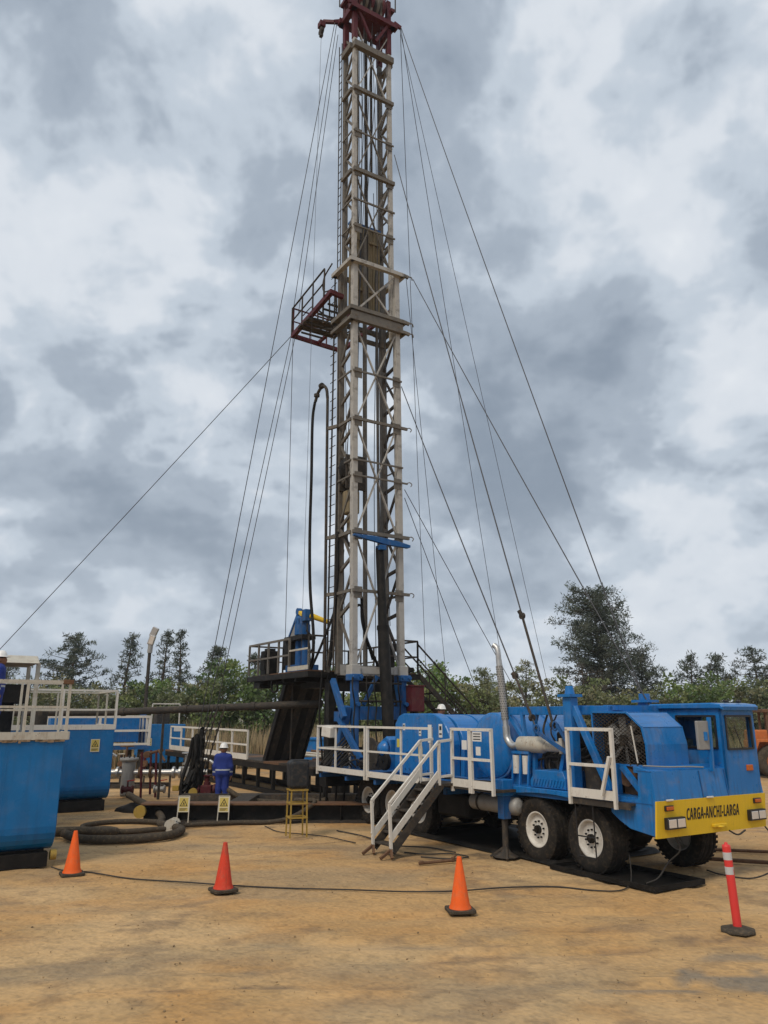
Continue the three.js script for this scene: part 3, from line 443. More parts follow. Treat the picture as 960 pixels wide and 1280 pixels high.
  for (let k = 0; k < 3; k++) t.part('engine_hose', tube([[-1.75 + k * .26, 2.62, .7], [-1.7 + k * .25, 2.3, .82 + .04 * (k % 3)], [-1.62 + k * .22, 1.98, .72], [-1.5 + k * .22, 1.62, .9], [-1.35 + k * .2, 1.4, .7]], .016 + .006 * (k % 2), 22, 6), M.cable);
  // blue mast base at the rear: uprights, cross beam, braces
  const base = t.part('mast_cradle', [bar([-9.02, 1.2, .8], [-9.06, 3.72, .8], .2, .18, .012), bar([-9.02, 1.2, -.8], [-9.06, 3.72, -.8], .2, .18, .012), span(-9.2, -8.92, 2.5, 2.86, -.69, .69), bar([-9.05, 2.86, 1.02], [-9.5, 1.2, 1.12], .2, .18), span(-9.4, -9.1, 2.46, 2.72, .9, 1.25)], M.blue_worn);
  t.part('diagonal_brace', bar([-9.06, 2.9, .5], [-9.06, 3.7, .06], .1, .08), M.blue_worn, base); t.part('diagonal_brace', bar([-9.06, 2.9, -.5], [-9.06, 3.7, -.06], .1, .08), M.blue_worn, base); for (const y of [3.0, 3.5]) t.part('cradle_pipe', rod([-8.95, y, -.7], [-8.95, y, .7], .03, 8), M.dark_steel, base); for (const z of [-.55, -.3, .25, .5, .95]) t.part('cradle_hose', tube([[-8.9, 3.7, z], [-8.78, 3.3, z + .06], [-8.85, 2.9, z - .05], [-8.75, 2.4, z + .04], [-8.6, 1.3, z]], .024, 22, 6), M.black_oil, base);
  t.part('leaning_strut', bar([-9.75, 3.6, 1.12], [-8.9, 2.55, 1.2], .15, .13), M.blue_worn, base); t.part('leaning_strut', bar([-9.2, 2.55, 1.2], [-8.25, 1.5, 1.05], .14, .12), M.blue_worn, base); t.part('leaning_strut', bar([-9.75, 3.6, -1.05], [-9.1, 1.3, -1.1], .15, .13), M.blue_worn, base);
  t.part('cradle_clamp', [1, -1].map((s) => [span(-9.26, -8.86, 3.56, 3.74, s * .64, s * .98, .02), disc([-8.86, 3.66, s * .7], 'x', .05, .12, 10), disc([-8.86, 3.66, s * .92], 'x', .05, .12, 10), disc([-8.86, 2.92, s * .8], 'x', .06, .12, 10)]), M.blue_worn, base);
  t.part('rear_frame', [span(-10.3, -9.9, .7, 1.2, -1.2, 1.2), bar([-9.9, 1.2, 1.1], [-9.9, 3.5, 1.1], .2), bar([-9.9, 1.2, -1.1], [-9.9, 3.5, -1.1], .2), bar([-9.9, 3.4, -1.2], [-9.9, 3.4, 1.2], .22), ...[1.7, 2.2, 2.8].map((y) => bar([-9.9, y, -1.1], [-9.9, y, 1.1], .08))], M.black_oil, base);
  t.part('winch_drum', [disc([-8.4, 1.62, 0], 'z', .3, 1.3, 24), disc([-8.4, 1.62, .66], 'z', .42, .05, 24), disc([-8.4, 1.62, -.66], 'z', .42, .05, 24), span(-8.7, -8.1, 1.22, 1.4, -.8, .8)], M.dark_steel);
  const hoses = []; for (let k = 0; k < 7; k++) hoses.push(tube([[-8.0 - k * .25, 1.26, .9], [-8.2 - k * .22, 1.5 + .1 * (k % 3), 1.2], [-8.5 - k * .2, 1.3, 1.5], [-8.9, 1.6 + .1 * k, 1.0]], .02, 16, 6)); t.part('hydraulic_hoses', hoses, M.cable);
  // black lift ram
  t.part('lifting_ram', [rod([-8.44, 1.6, .02], [-8.82, 5.0, .0], .165, 20), rod([-8.82, 5.0, 0], [-9.02, 7.42, 0], .125, 20), disc([-8.83, 5.06, 0], 'y', .18, .12, 20)], M.black_oil, null, 'black telescopic lifting ram');
}
// loose access stair standing at the walkway
{
  const t = new Thing('access_stair', 'white railed steel access stair leaning up to the truck walkway', 'stair', [-3.37, 0, 2.9], { rig: true });
  const x0 = -3.7, x1 = -3.04, A = (x, f) => [x, mix(.1, 1.3, f), mix(3.36, 2.16, f)];
  for (const x of [x0, x1]) {
    t.part('stringer', bar([x, .12, 3.36], [x, 1.28, 2.18], .16, .02, 0, [0, 1, 0]), M.dark_steel);
    t.part('rail_board', bar([x, .34, 3.4], [x, 1.50, 2.24], .11, .03, 0, [0, 1, 0]), M.white_paint);
    t.part('post', bar([x, .08, 3.38], [x, .98, 3.42], .05), M.white_paint); t.part('post', bar([x, 1.26, 2.24], [x, 2.1, 2.24], .05), M.white_paint);
    t.part('handrail', bar([x, .98, 3.42], [x, 2.1, 2.24], .05), M.white_paint); t.part('handrail', bar([x, 2.1, 2.24], [x, 2.13, 1.92], .05), M.white_paint);
    t.part('mid_rail', bar([x, 1.42, 2.24], [x, 1.44, 1.92], .045), M.white_paint);
    t.part('foot', [bar([x, .16, 3.38], [x, .02, 3.62], .05), bar([x, .16, 3.38], [x + .12, .02, 3.44], .045), bar([x, .16, 3.38], [x - .13, .02, 3.3], .045)], M.rusty);
  }
  for (let k = 0; k < 6; k++) { const p = A(0, (k + .6) / 6.4); t.part('tread', span(x0 + .02, x1 - .02, p[1] - .015, p[1] + .015, p[2] - .12, p[2] + .12), M.dark_steel); }
  t.part('landing', span(x0 - .02, x1 + .02, 1.24, 1.29, 1.92, 2.25), M.dark_steel);
}
// black containment liner spread under the truck, with a raised rim
{
  const x0 = -5.7, x1 = -.8, z0 = -1.5, z1 = 1.34, nx = 60, nz = 36, pos = [], idx = [];
  for (let i = 0; i <= nx; i++) for (let j = 0; j <= nz; j++) { const x = mix(x0, x1, i / nx), z = mix(z0, z1, j / nz), e = Math.min(z - z0, z1 - z, x - x0, x1 - x), k = fbm(x * 2.2 + 9, z * 2.2 + 4, 4), w = .10 * (fbm(x * 1.2 + 50, 3, 3) - .5); pos.push(x + w * .3, .018 + .05 * Math.max(0, k - .48) + .075 * sstep(.16, .05, e) * (.7 + .6 * k) * sstep(0, .03, e + .001) - (e < .005 ? .012 : 0), z + (e < .1 ? w : 0)); }
  for (let i = 0; i < nx; i++) for (let j = 0; j < nz; j++) { const a = i * (nz + 1) + j, b = a + 1, c = a + nz + 1, d = c + 1; idx.push(a, b, c, b, d, c); }
  const g = new THREE.BufferGeometry(); g.setAttribute('position', new THREE.BufferAttribute(new Float32Array(pos), 3)); g.setAttribute('uv', new THREE.BufferAttribute(new Float32Array(pos.length / 3 * 2), 2)); g.setIndex(idx); g.computeVertexNormals();
  single('containment_liner', 'black wrinkled plastic liner spread under the truck behind the front wheels', 'liner', g, M.black_oil, [-5, 0, 0], { rig: true });
}
{
  const [x0, x1, z0, z1] = [-.72, 1.55, .35, 1.55], t = new Thing('drip_tray', 'black steel drip tray sticking out under the truck nose', 'drip tray', [(x0 + x1) / 2, 0, (z0 + z1) / 2], { rig: true });
  t.part('pan', span(x0, x1, .006, .022, z0, z1), M.black_oil); for (const q of [span(x0, x1, .022, .085, z0, z0 + .03), span(x0, x1, .022, .085, z1 - .03, z1), span(x0, x0 + .03, .022, .085, z0 + .03, z1 - .03), span(x1 - .03, x1, .022, .085, z0 + .03, z1 - .03)]) t.part('rim', q, M.black_oil);
}

// ---------------------------------------------------------------- the mast
const fx = (h) => -9.06 - .0155 * h;
const LO = (h, s, back) => [fx(h) - (back ? .87 : 0), h, s * .8], HI = (h, s, back) => [fx(h) - .16 - (back ? .65 : 0), h, s * .72];
{
  const t = new Thing('drilling_mast', 'tall cream lattice drilling mast with dark red crown above the truck', 'mast', [-9.5, 3.75, 0], { rig: true });
  const C = M.mast_cream, D = M.mast_dirty;
  // lower section
  for (const s of [1, -1]) {
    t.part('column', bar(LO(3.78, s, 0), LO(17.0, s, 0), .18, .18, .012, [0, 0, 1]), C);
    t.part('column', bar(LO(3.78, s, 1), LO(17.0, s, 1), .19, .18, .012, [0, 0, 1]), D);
    t.part('column_foot', [bar(LO(3.72, s, 0), LO(4.0, s, 0), .3, .34, .02, [0, 0, 1])], C);
  }
  t.part('foot_beam', [bar(LO(3.86, -.8, 0), LO(3.86, .8, 0), .2, .16), bar(LO(3.9, -1, 1), LO(3.9, 1, 1), .3, .2)], C);
  const girt = (h, hi, w, ext, m, both) => {
    const F = hi ? HI : LO, e = hi ? 1 : 1;
    const a = F(h, 1, 0), b = F(h, -1, 0), q = [a[0] + .12, h, a[2] + .1], r = [b[0] + .12, h, b[2] - .1 - ext];
    t.part('girt', bar(q, r, w, w * .8), D);
    t.part('girt', bar([a[0], h, a[2] + .11], [F(h, 1, 1)[0], h, a[2] + .11], w, w * .7), D);
    t.part('girt', bar([b[0], h, b[2] - .11], [F(h, 1, 1)[0], h, b[2] - .11], w * .8, w * .6), D);
    if (ext > .15) t.part('line_hook', tube([[r[0], h + .02, r[2] + .02], [r[0] + .02, h + .05, r[2] - .08], [r[0] + .04, h - .01, r[2] - .14], [r[0] + .03, h - .08, r[2] - .1]], .016, 12, 6), D);
  };
  for (const [h, w, e] of [[6.12, .085, .16], [7.87, .10, .18], [9.62, .05, .16], [10.12, .05, 0], [11.45, .085, .18], [13.06, .055, 0]]) girt(h, false, w, e, w > .1 ? C : D);
  for (const [h, w] of [[18.43, .05], [19.46, .06], [20.64, .14], [22.23, .05], [24.03, .14], [25.94, .24]]) girt(h, true, w, 0, w > .1 ? C : D);
  // cross braces on the front face
  const cross = (F, h0, h1, w, m) => { for (const [s, e] of [[1, .03], [-1, -.03]]) { const a = F(h0, s * .9, 0), b = F(h1, -s * .9, 0); a[0] += e; b[0] += e; t.part('cross_brace', bar(a, b, w, w * .6), m); } };
  cross(LO, 4.05, 7.8, .065, C); cross(LO, 7.95, 11.4, .065, C); cross(LO, 11.5, 14.7, .065, C); cross(LO, 15.25, 16.85, .065, C);
  cross(HI, 17.3, 20.55, .06, D); cross(HI, 20.7, 23.95, .06, D); cross(HI, 24.1, 27.0, .06, C);
  // zigzag braces on both side faces
  for (const s of [1, -1]) {
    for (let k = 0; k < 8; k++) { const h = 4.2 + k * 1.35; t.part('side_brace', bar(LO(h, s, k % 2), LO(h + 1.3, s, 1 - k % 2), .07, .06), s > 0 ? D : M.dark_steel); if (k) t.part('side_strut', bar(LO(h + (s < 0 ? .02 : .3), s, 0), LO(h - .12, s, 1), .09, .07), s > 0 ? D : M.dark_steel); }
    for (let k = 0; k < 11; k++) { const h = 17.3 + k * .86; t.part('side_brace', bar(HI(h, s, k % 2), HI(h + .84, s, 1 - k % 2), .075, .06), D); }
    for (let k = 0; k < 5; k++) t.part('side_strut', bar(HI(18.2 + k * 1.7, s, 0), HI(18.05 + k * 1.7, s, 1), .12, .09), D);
  }
  // upper section
  for (const s of [1, -1]) {
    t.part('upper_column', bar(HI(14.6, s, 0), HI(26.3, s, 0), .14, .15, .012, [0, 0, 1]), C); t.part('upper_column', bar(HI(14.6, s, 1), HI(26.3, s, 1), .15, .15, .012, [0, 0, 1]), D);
    t.part('upper_column', bar(HI(26.3, s, 0), HI(28.8, s, 0), .172, .172, .012, [0, 0, 1]), M.mast_red, null, 'dark red painted column top'); t.part('upper_column', bar(HI(26.3, s, 1), HI(28.8, s, 1), .192, .172, .012, [0, 0, 1]), M.mast_red, null, 'dark red painted column top');
  }
  // collars where the two sections lap
  for (const [h, w] of [[14.82, .11], [15.2, .13], [16.95, .13]]) {
    const c = t.part('lap_collar', [bar([fx(h) + .16, h, 1.02], [fx(h) + .16, h, -.98], w, .14), bar([fx(h) - 1.02, h, 1.02], [fx(h) - 1.02, h, -1.05], w, .14), bar([fx(h) + .22, h, .99], [fx(h) - 1.1, h, .99], w, .16), bar([fx(h) + .22, h, -.99], [fx(h) - 1.1, h, -.99], w, .16)], h > 16 ? C : D);
    t.part('collar_bracket', [bar([fx(h) + .2, h, -.98], [fx(h) + .24, h - .05, -1.16], .10, .08), tube([[fx(h) + .24, h - .04, -1.12], [fx(h) + .26, h - .02, -1.26], [fx(h) + .26, h - .12, -1.3]], .02, 10, 6)], D, c);
  }
  t.part('collar_plate', [bar([fx(15) + .17, 15.0, 1.0], [fx(15) + .17, 15.0, -.95], .2, .03)], D);
  // guide panel inside the lap
  const gp = t.part('guide_panel', [span(-10.02, -9.94, 15.5, 18.85, -.5, .62)], M.tan_panel);
  for (let k = 0; k < 6; k++) t.part('panel_rib', span(-9.94, -9.88, 15.5, 18.82, .58 - k * .21, .54 - k * .21), M.tan_panel, gp);
  for (const h of [16.4, 17.5, 18.3]) t.part('panel_rib', span(-9.94, -9.87, h, h + .08, -.5, .62), M.tan_panel, gp);
  t.part('panel_rib', span(-10.05, -9.86, 18.85, 18.93, -.54, .66), M.blue_worn, gp);
  // bolted gusset plates, dangling lines and old clamps
  for (const [F, hs] of [[LO, [6.12, 7.87, 9.62, 11.45, 13.06]], [HI, [18.43, 20.64, 22.23, 24.03]]]) for (const h of hs) for (const s of [1, -1]) { const p = F(h, s, 0); t.part('gusset_plate', box(p[0] + .1, h - .05, p[2] - s * .1, .02, .34, .26), D); }
  for (const [x, z0, z1, h0, h1] of [[-9.5, .5, .3, 4.2, 26.8], [-9.55, -.45, -.2, 3.9, 26.9], [-9.7, -.3, -.35, 3.9, 20.5], [-9.8, .35, .28, 7.9, 26.9], [-9.4, -.6, -.55, 5.2, 16.0], [-9.95, .62, .6, 4.0, 15.0], [-9.9, -.6, -.62, 4.0, 26.0]]) t.part('slack_line', tube([[x, h0, z0], [x - .1, mix(h0, h1, .35), mix(z0, z1, .35) + .05], [x - .2, mix(h0, h1, .7), mix(z0, z1, .7) - .03], [x - .35, h1, z1]], .013, 30, 5), M.wire);
  t.part('torque_rail', rod([-9.7, 4.0, -.42], [-9.95, 17.5, -.42], .045, 10), D); t.part('torque_rail', rod([-9.98, 17.4, .34], [-10.12, 26.8, .3], .035, 10), D);
  // standing pipes inside the mast
  t.part('guide_pipe', rod([-9.62, 3.9, .12], [-9.84, 18.4, .12], .07, 12), D); t.part('guide_pipe', rod([-9.84, 15.5, .02], [-10.0, 27.4, .05], .06, 12), M.dark_steel); t.part('guide_pipe', rod([-9.95, 21.2, -.2], [-10.03, 27.3, -.2], .045, 10), M.dark_steel);
  // ladder up the back corner
  { const a = [-10.32, 3.9, .98], b = [-10.66, 26.5, .98], at = (h, dx) => [mix(a[0], b[0], (h - 3.9) / 22.6) + dx, h, h < 17.2 ? 1.0 : .86]; const L = [rod(at(3.9, -.02), at(17.2, -.02), .028, 7), rod(at(3.9, .36), at(17.2, .36), .028, 7), rod(at(17.2, .14), at(26.6, .14), .02, 6), rod(at(17.2, .34), at(26.6, .34), .02, 6)]; for (let h = 4.1; h < 26.5; h += .32) L.push(rod(at(h, h < 17.2 ? -.02 : .14), at(h, h < 17.2 ? .36 : .34), .013, 5)); t.part('ladder', L, M.dark_steel); }
  t.part('ladder_basket', [tube([[-10.5, 16.5, 1.0], [-10.9, 16.6, 1.1], [-10.9, 17.1, 1.1], [-10.5, 17.5, 1.0]], .025, 14, 6), rod([-10.9, 16.6, 1.1], [-10.9, 15.4, 1.1], .025), rod([-10.5, 15.4, 1.0], [-10.9, 15.4, 1.1], .025)], M.dark_steel);
  // standpipe and gooseneck
  t.part('standpipe', [rod([-10.28, 3.9, 1.12], [-10.42, 12.5, 1.12], .045, 12), tube([[-10.42, 12.5, 1.12], [-10.48, 12.85, 1.14], [-10.68, 13.02, 1.16], [-10.98, 12.9, 1.18], [-11.14, 12.62, 1.2]], .05, 22, 10), disc([-10.78, 13.06, 1.16], 'x', .1, .1, 10), disc([-11.06, 12.82, 1.19], 'y', .095, .09, 10)], M.dark_steel);
  for (const h of [6.12, 7.87, 11.45]) t.part('pipe_clamp', bar([-10.36, h, 1.1], [-10.0, h, .95], .1, .08), D);
  // blue saddle beam that the ram pushes
  t.part('saddle_beam', [extr([[-1.02, 7.55], [-.95, 7.52], [-.2, 7.54], [.75, 7.66], [.95, 7.7], [.95, 7.75], [.2, 7.76], [-.6, 7.69], [-1.02, 7.62]], 0, .12, .01).rotateY(-Math.PI / 2).translate(fx(7.6) + .30, 0, 0), bar([fx(7.5) + .24, 7.5, 0], [fx(7.5) + .24, 7.36, 0], .3, .2)], M.blue_worn);
  // diagonal raising legs low down
  t.part('rear_leg', bar([-10.0, 5.6, .82], [-10.35, 3.85, 1.0], .12), D); t.part('rear_leg', bar([-10.0, 5.6, -.82], [-10.35, 3.85, -1.0], .12), D);
  t.part('kelly_hoses', [tube([[-9.3, 6.0, .55], [-9.4, 6.0, .4], [-9.5, 5.3, .3], [-9.55, 4.2, -.1]], .045, 20, 7), tube([[-9.3, 5.7, .6], [-9.35, 5.75, .45], [-9.4, 4.9, .25], [-9.5, 4.0, -.25]], .04, 20, 7), tube([[-9.9, 8.0, .95], [-9.95, 6.5, .92], [-10.1, 5.0, .98], [-10.2, 4.0, 1.0]], .05, 20, 7), tube([[-10.0, 7.5, .7], [-10.1, 6.0, .8], [-10.3, 4.8, 1.15], [-10.9, 3.95, 1.25]], .04, 20, 7)], M.black_oil);
  // crown block
  const crown = t.part('crown_frame', [bar([-9.5, 27.15, 1.0], [-9.5, 27.15, -1.0], .2, .22), bar([-10.36, 27.15, 1.0], [-10.36, 27.15, -1.0], .2, .22), bar([-9.4, 27.15, .82], [-10.5, 27.15, .82], .2, .2), bar([-9.4, 27.15, -.82], [-10.5, 27.15, -.82], .2, .2), span(-10.3, -9.6, 27.02, 27.1, -.4, .45), bar([-9.5, 28.75, .9], [-9.5, 28.75, -.9], .16), bar([-10.36, 28.75, .9], [-10.36, 28.75, -.9], .16), bar([-9.5, 27.95, .85], [-10.4, 27.95, .85], .14), bar([-9.5, 27.95, -.85], [-10.4, 27.95, -.85], .14), bar([-9.94, 27.3, .9], [-9.94, 27.3, -.9], .2, .12)], M.mast_red);
  for (let k = 0; k < 5; k++) t.part('sheave', [lathe([[.06, -.05], [.5, -.05], [.54, -.045], [.5, 0], [.54, .045], [.5, .05], [.06, .05]], [-9.94, 27.9, .52 - k * .24], 'z', 24)], k % 2 ? M.mast_dirty : M.mast_red, crown);
  t.part('sheave_guard', [0, 1, 2].map((k) => bar([-9.62, 27.3, .5 - k * .42], [-9.55, 28.15, .45 - k * .42], .12, .08)), M.mast_dirty, crown);
  t.part('crown_brace', bar([-9.52, 26.1, .1], [-9.52, 27.1, .62], .1, .08), M.mast_red, crown); t.part('crown_brace', bar([-9.52, 26.1, -.1], [-9.52, 27.1, -.62], .1, .08), M.mast_red, crown);
  t.part('crown_jib', [bar([-10.4, 27.2, .9], [-10.75, 27.25, 1.45], .12, .1), span(-10.9, -10.66, 26.98, 27.2, 1.38, 1.6)], M.mast_red, crown);
  t.part('jib_pulley', [lathe([[.03, -.05], [.15, -.05], [.12, 0], [.15, .05], [.03, .05]], [-10.78, 26.8, 1.5], 'z', 16), bar([-10.78, 27.0, 1.5], [-10.78, 26.55, 1.5], .14, .12, .02)], M.dark_steel, crown);
  for (const s of [1, -1]) { t.part('guy_lug', bar([-9.45, 27.3, s * .85], [-9.4, 27.16, s * 1.12], .14, .08), M.mast_red, crown); t.part('guy_lug', bar([-10.42, 27.3, s * .85], [-10.46, 27.16, s * 1.12], .14, .08), M.mast_red, crown); }
  t.part('crown_rail', [rod([-9.5, 27.9, -.95], [-9.5, 29.0, -.95], .025), rod([-9.5, 28.9, -.95], [-10.0, 28.2, -.4], .02), rod([-10.4, 27.9, .95], [-10.4, 29.0, .95], .025)], M.dark_steel, crown);
  crown.position.y = .42;
}
// monkey board: racking platform hung on the mast
{
  const t = new Thing('racking_board', 'dark red tubular racking platform jutting from the mast halfway up', 'platform', [-11.6, 16, .2], { rig: true }), m = M.mast_red, h = 16.0;
  t.part('frame_beam', bar([-9.95, h + .06, 1.28], [-13.3, h, 1.1], .16, .14), m); t.part('frame_beam', bar([-13.3, h, 1.16], [-13.45, h, -1.0], .14, .12), m); t.part('frame_beam', bar([-10.0, h, -1.0], [-13.45, h, -1.0], .14, .12), m); t.part('frame_beam', bar([-9.98, h + .06, 1.35], [-9.98, h, .85], .14, .12), m);
  for (let k = 0; k < 7; k++) t.part('racking_finger', bar([-12.9 + k * .38, h, 1.1 - .02 * (7 - k)], [-12.9 + k * .38, h, .1], .06, .05), M.dark_steel);
  t.part('cross_beam', bar([-10.3, h, .1], [-13.38, h, .06], .1, .1), m);
  t.part('diving_board', [span(-12.4, -12.24, h - .12, h - .06, -.2, 1.3), span(-12.12, -11.96, h - .12, h - .06, -.2, 1.3), span(-11.86, -11.7, h - .12, h - .06, -.2, 1.3), bar([-12.45, h - .1, -.2], [-12.45, h - .1, 1.3], .08), bar([-11.66, h - .1, -.2], [-11.66, h - .1, 1.3], .08)], M.dark_steel);
  railing(t, [[-13.3, h + .05, 1.1], [-13.4, h + .05, -1.0]], 1.05, { m: M.mast_red, sq: false, r: .028, step: .75 });
  railing(t, [[-10.4, h + .1, 1.34], [-13.3, h + .05, 1.16]], 1.02, { m: M.dark_steel, sq: false, r: .03, step: 1.0 });
  railing(t, [[-10.9, h + .05, -1.0], [-13.4, h + .05, -1.0]], 1.05, { m: M.dark_steel, sq: false, r: .028, step: .8 });
  for (const [a, b] of [[[-12.3, 14.9, .5], [-10.1, 14.9, .8]], [[-12.3, h, .5], [-10.1, 14.9, .8]], [[-11.6, h, -.8], [-10.1, 14.9, -.8]]]) t.part('stay', rod(a[1] === 14.9 && a[0] < -12 ? [-11.2, h, 1.1] : a, b, .03), M.dark_steel);
  t.part('belly_rail', tube([[-12.6, h + .5, 1.05], [-12.2, h + .6, 1.0], [-11.8, h + .5, 1.05]], .02, 10, 5), M.dark_steel);
  for (const x of [-12.7, -12.3, -11.9, -11.4, -10.9]) { t.part('belly_post', rod([x, h, .6], [x, h + .75, .62], .03), M.dark_steel); t.part('belly_post', rod([x + .15, h - .1, .1], [x + .15, h + .5, .12], .028), m); }
}
// travelling block on its lines
{
  const t = new Thing('travelling_block', 'dark greasy travelling block hanging on lines inside the mast', 'pulley block', [-9.75, 9.9, .62], { rig: true });
  t.part('sheave_case', [lathe([[.001, -.2], [.36, -.18], [.44, -.08], [.44, .08], [.36, .18], [.001, .2]], [-9.75, 10.0, .55], 'x', 28)], M.black_oil); t.part('side_plate', [span(-9.98, -9.92, 9.3, 10.4, .2, .9, .02), span(-9.58, -9.52, 9.3, 10.4, .2, .9, .02)], M.dark_steel);
  t.part('hook_body', [span(-9.95, -9.55, 8.55, 9.3, .38, .8, .06), disc([-9.75, 8.3, .58], 'y', .13, .6, 14)], M.tan_panel); t.part('hook', tube([[-9.75, 8.1, .58], [-9.75, 7.9, .75], [-9.75, 7.65, .7], [-9.75, 7.6, .5], [-9.75, 7.75, .38]], .07, 20, 8), M.dark_steel);
  const lines = []; for (let k = 0; k < 6; k++) lines.push(rod([-9.75 + (k % 2 ? .06 : -.06), 10.2, .36 + k * .09], [-9.94 + (k % 2 ? .3 : -.3), 27.6, .5 - k * .18], .012, 5)); t.part('drilling_line', lines, M.wire);
}
// rotary hose
single('rotary_hose', 'long black rotary hose hanging from the gooseneck beside the mast', 'hose', tube([[-11.16, 12.62, 1.2], [-11.25, 12.2, 1.22], [-11.25, 10, 1.22], [-11.3, 8, 1.2], [-11.28, 6.4, 1.15], [-11.05, 5.0, 1.12], [-11.1, 4.3, 1.1], [-11.5, 4.0, 1.0]], .05, 60, 8), M.black_oil, [-11.2, 3.9, 1.1], { rig: true });
// guy lines, each from the mast to its anchor
function guy(label, a, b, sag = .004, r = .013, fit) {
  const L = len(a, b), pts = []; for (let k = 0; k <= 16; k++) { const f = k / 16; pts.push([mix(a[0], b[0], f), mix(a[1], b[1], f) - sag * L * 4 * f * (1 - f), mix(a[2], b[2], f)]); }
  const t = new Thing('guy_wire', label, 'cable', b, { rig: true, group: 'guy wires of the mast' });
  t.part('wire_rope', tube(pts, r, 32, 5), M.wire);
  if (fit) { const p = (f) => [mix(a[0], b[0], f), mix(a[1], b[1], f) - sag * L * 4 * f * (1 - f), mix(a[2], b[2], f)]; t.part('turnbuckle', [rod(p(1 - fit[1]), p(1 - fit[0]), .026, 8), tube([p(1 - fit[1]), p(1 - fit[1] - .006)].map((v, i) => [v[0], v[1], v[2] + (i ? .05 : 0)]), .045, 4, 6), disc(p(1 - fit[0]), 'x', .07, .06, 10), disc(p(1 - fit[1]), 'z', .07, .06, 10)], M.dark_steel); }
}
const anchor = [-14.22, 0, 3.59];
guy('guy wire from the crown running down left to the hose bundle behind the workman', [-10.46, 27.62, 1.1], [-14.1, .5, 3.75], .004, .013);
guy('upper guy wire from the crown to the outer corner of the racking platform', [-10.46, 27.62, 1.02], [-13.35, 16.9, 1.12], .003, .012);
guy('second upper guy wire from crown to racking platform, next to the mast', [-10.4, 27.0, 1.0], [-13.35, 16.9, .9], .003, .012);
guy('guy wire from racking platform corner straight down to the left anchor', [-13.35, 16.0, 1.15], [-14.2, .5, 3.6], .003, .013);
guy('twin guy wire below racking platform, inner one of the left pair', [-13.2, 16.0, 1.05], [-14.0, .5, 3.4], .003, .013);
guy('lone guy wire slanting far left across the sky from racking platform', [-13.35, 16.0, 1.15], [-23.0, 0, 12.2], .004, .013);
guy('plumb line hanging from racking platform down to the drill floor', [-13.3, 16.0, 1.1], [-13.55, 4.2, .9], 0, .011);
guy('thin line hanging past the ladder left of the mast', [-10.78, 26.95, 1.5], [-11.5, 4.0, 1.3], 0, .006);
guy('steepest guy wire right of the mast, running from crown to ground behind the truck', [-9.4, 27.62, -1.1], [-21.9, 0, -10.7], .004, .012);
guy('middle guy wire from crown down right to the scrub behind the brake drum', [-9.4, 27.62, -1.12], [-21.9, 0, -16.3], .004, .012);
guy('outermost guy wire from crown down right to the far guy post', [-9.4, 27.62, -1.14], [-.5, 2.9, -1.0], .006, .014);
guy('guy wire from upper mast to the near guy post with big shackle', [-9.45, 21.9, -.85], [-.78, 2.4, 1.22], .006, .016, [.002, .115]);
guy('guy wire from mid-mast girt hook to the near guy post', [-9.16, 12.9, -.9], [-1.25, 2.36, 1.22], .004, .016, [.02, .10]);
guy('guy wire from upper collar bracket down right behind the radiator', [-8.95, 16.8, -1.26], [-.3, 2.8, -.9], .005, .014);
guy('thin guy wire from crown ending behind the exhaust stack', [-9.4, 27.4, -1.1], [-16.5, 0, -14.5], .004, .010);
guy('thin guy wire from upper collar to ground behind the drawworks', [-9.0, 16.9, -1.0], [-17.5, 0, -9.0], .004, .010);
guy('lower guy wire from mast to ground behind the truck, left of two', [-9.02, 9.13, -.9], [-14.5, 0, -9.5], .003, .012);
guy('lower guy wire from mast to ground behind the truck, right of two', [-9.02, 9.4, -.9], [-13.5, 0, -11.5], .003, .012);

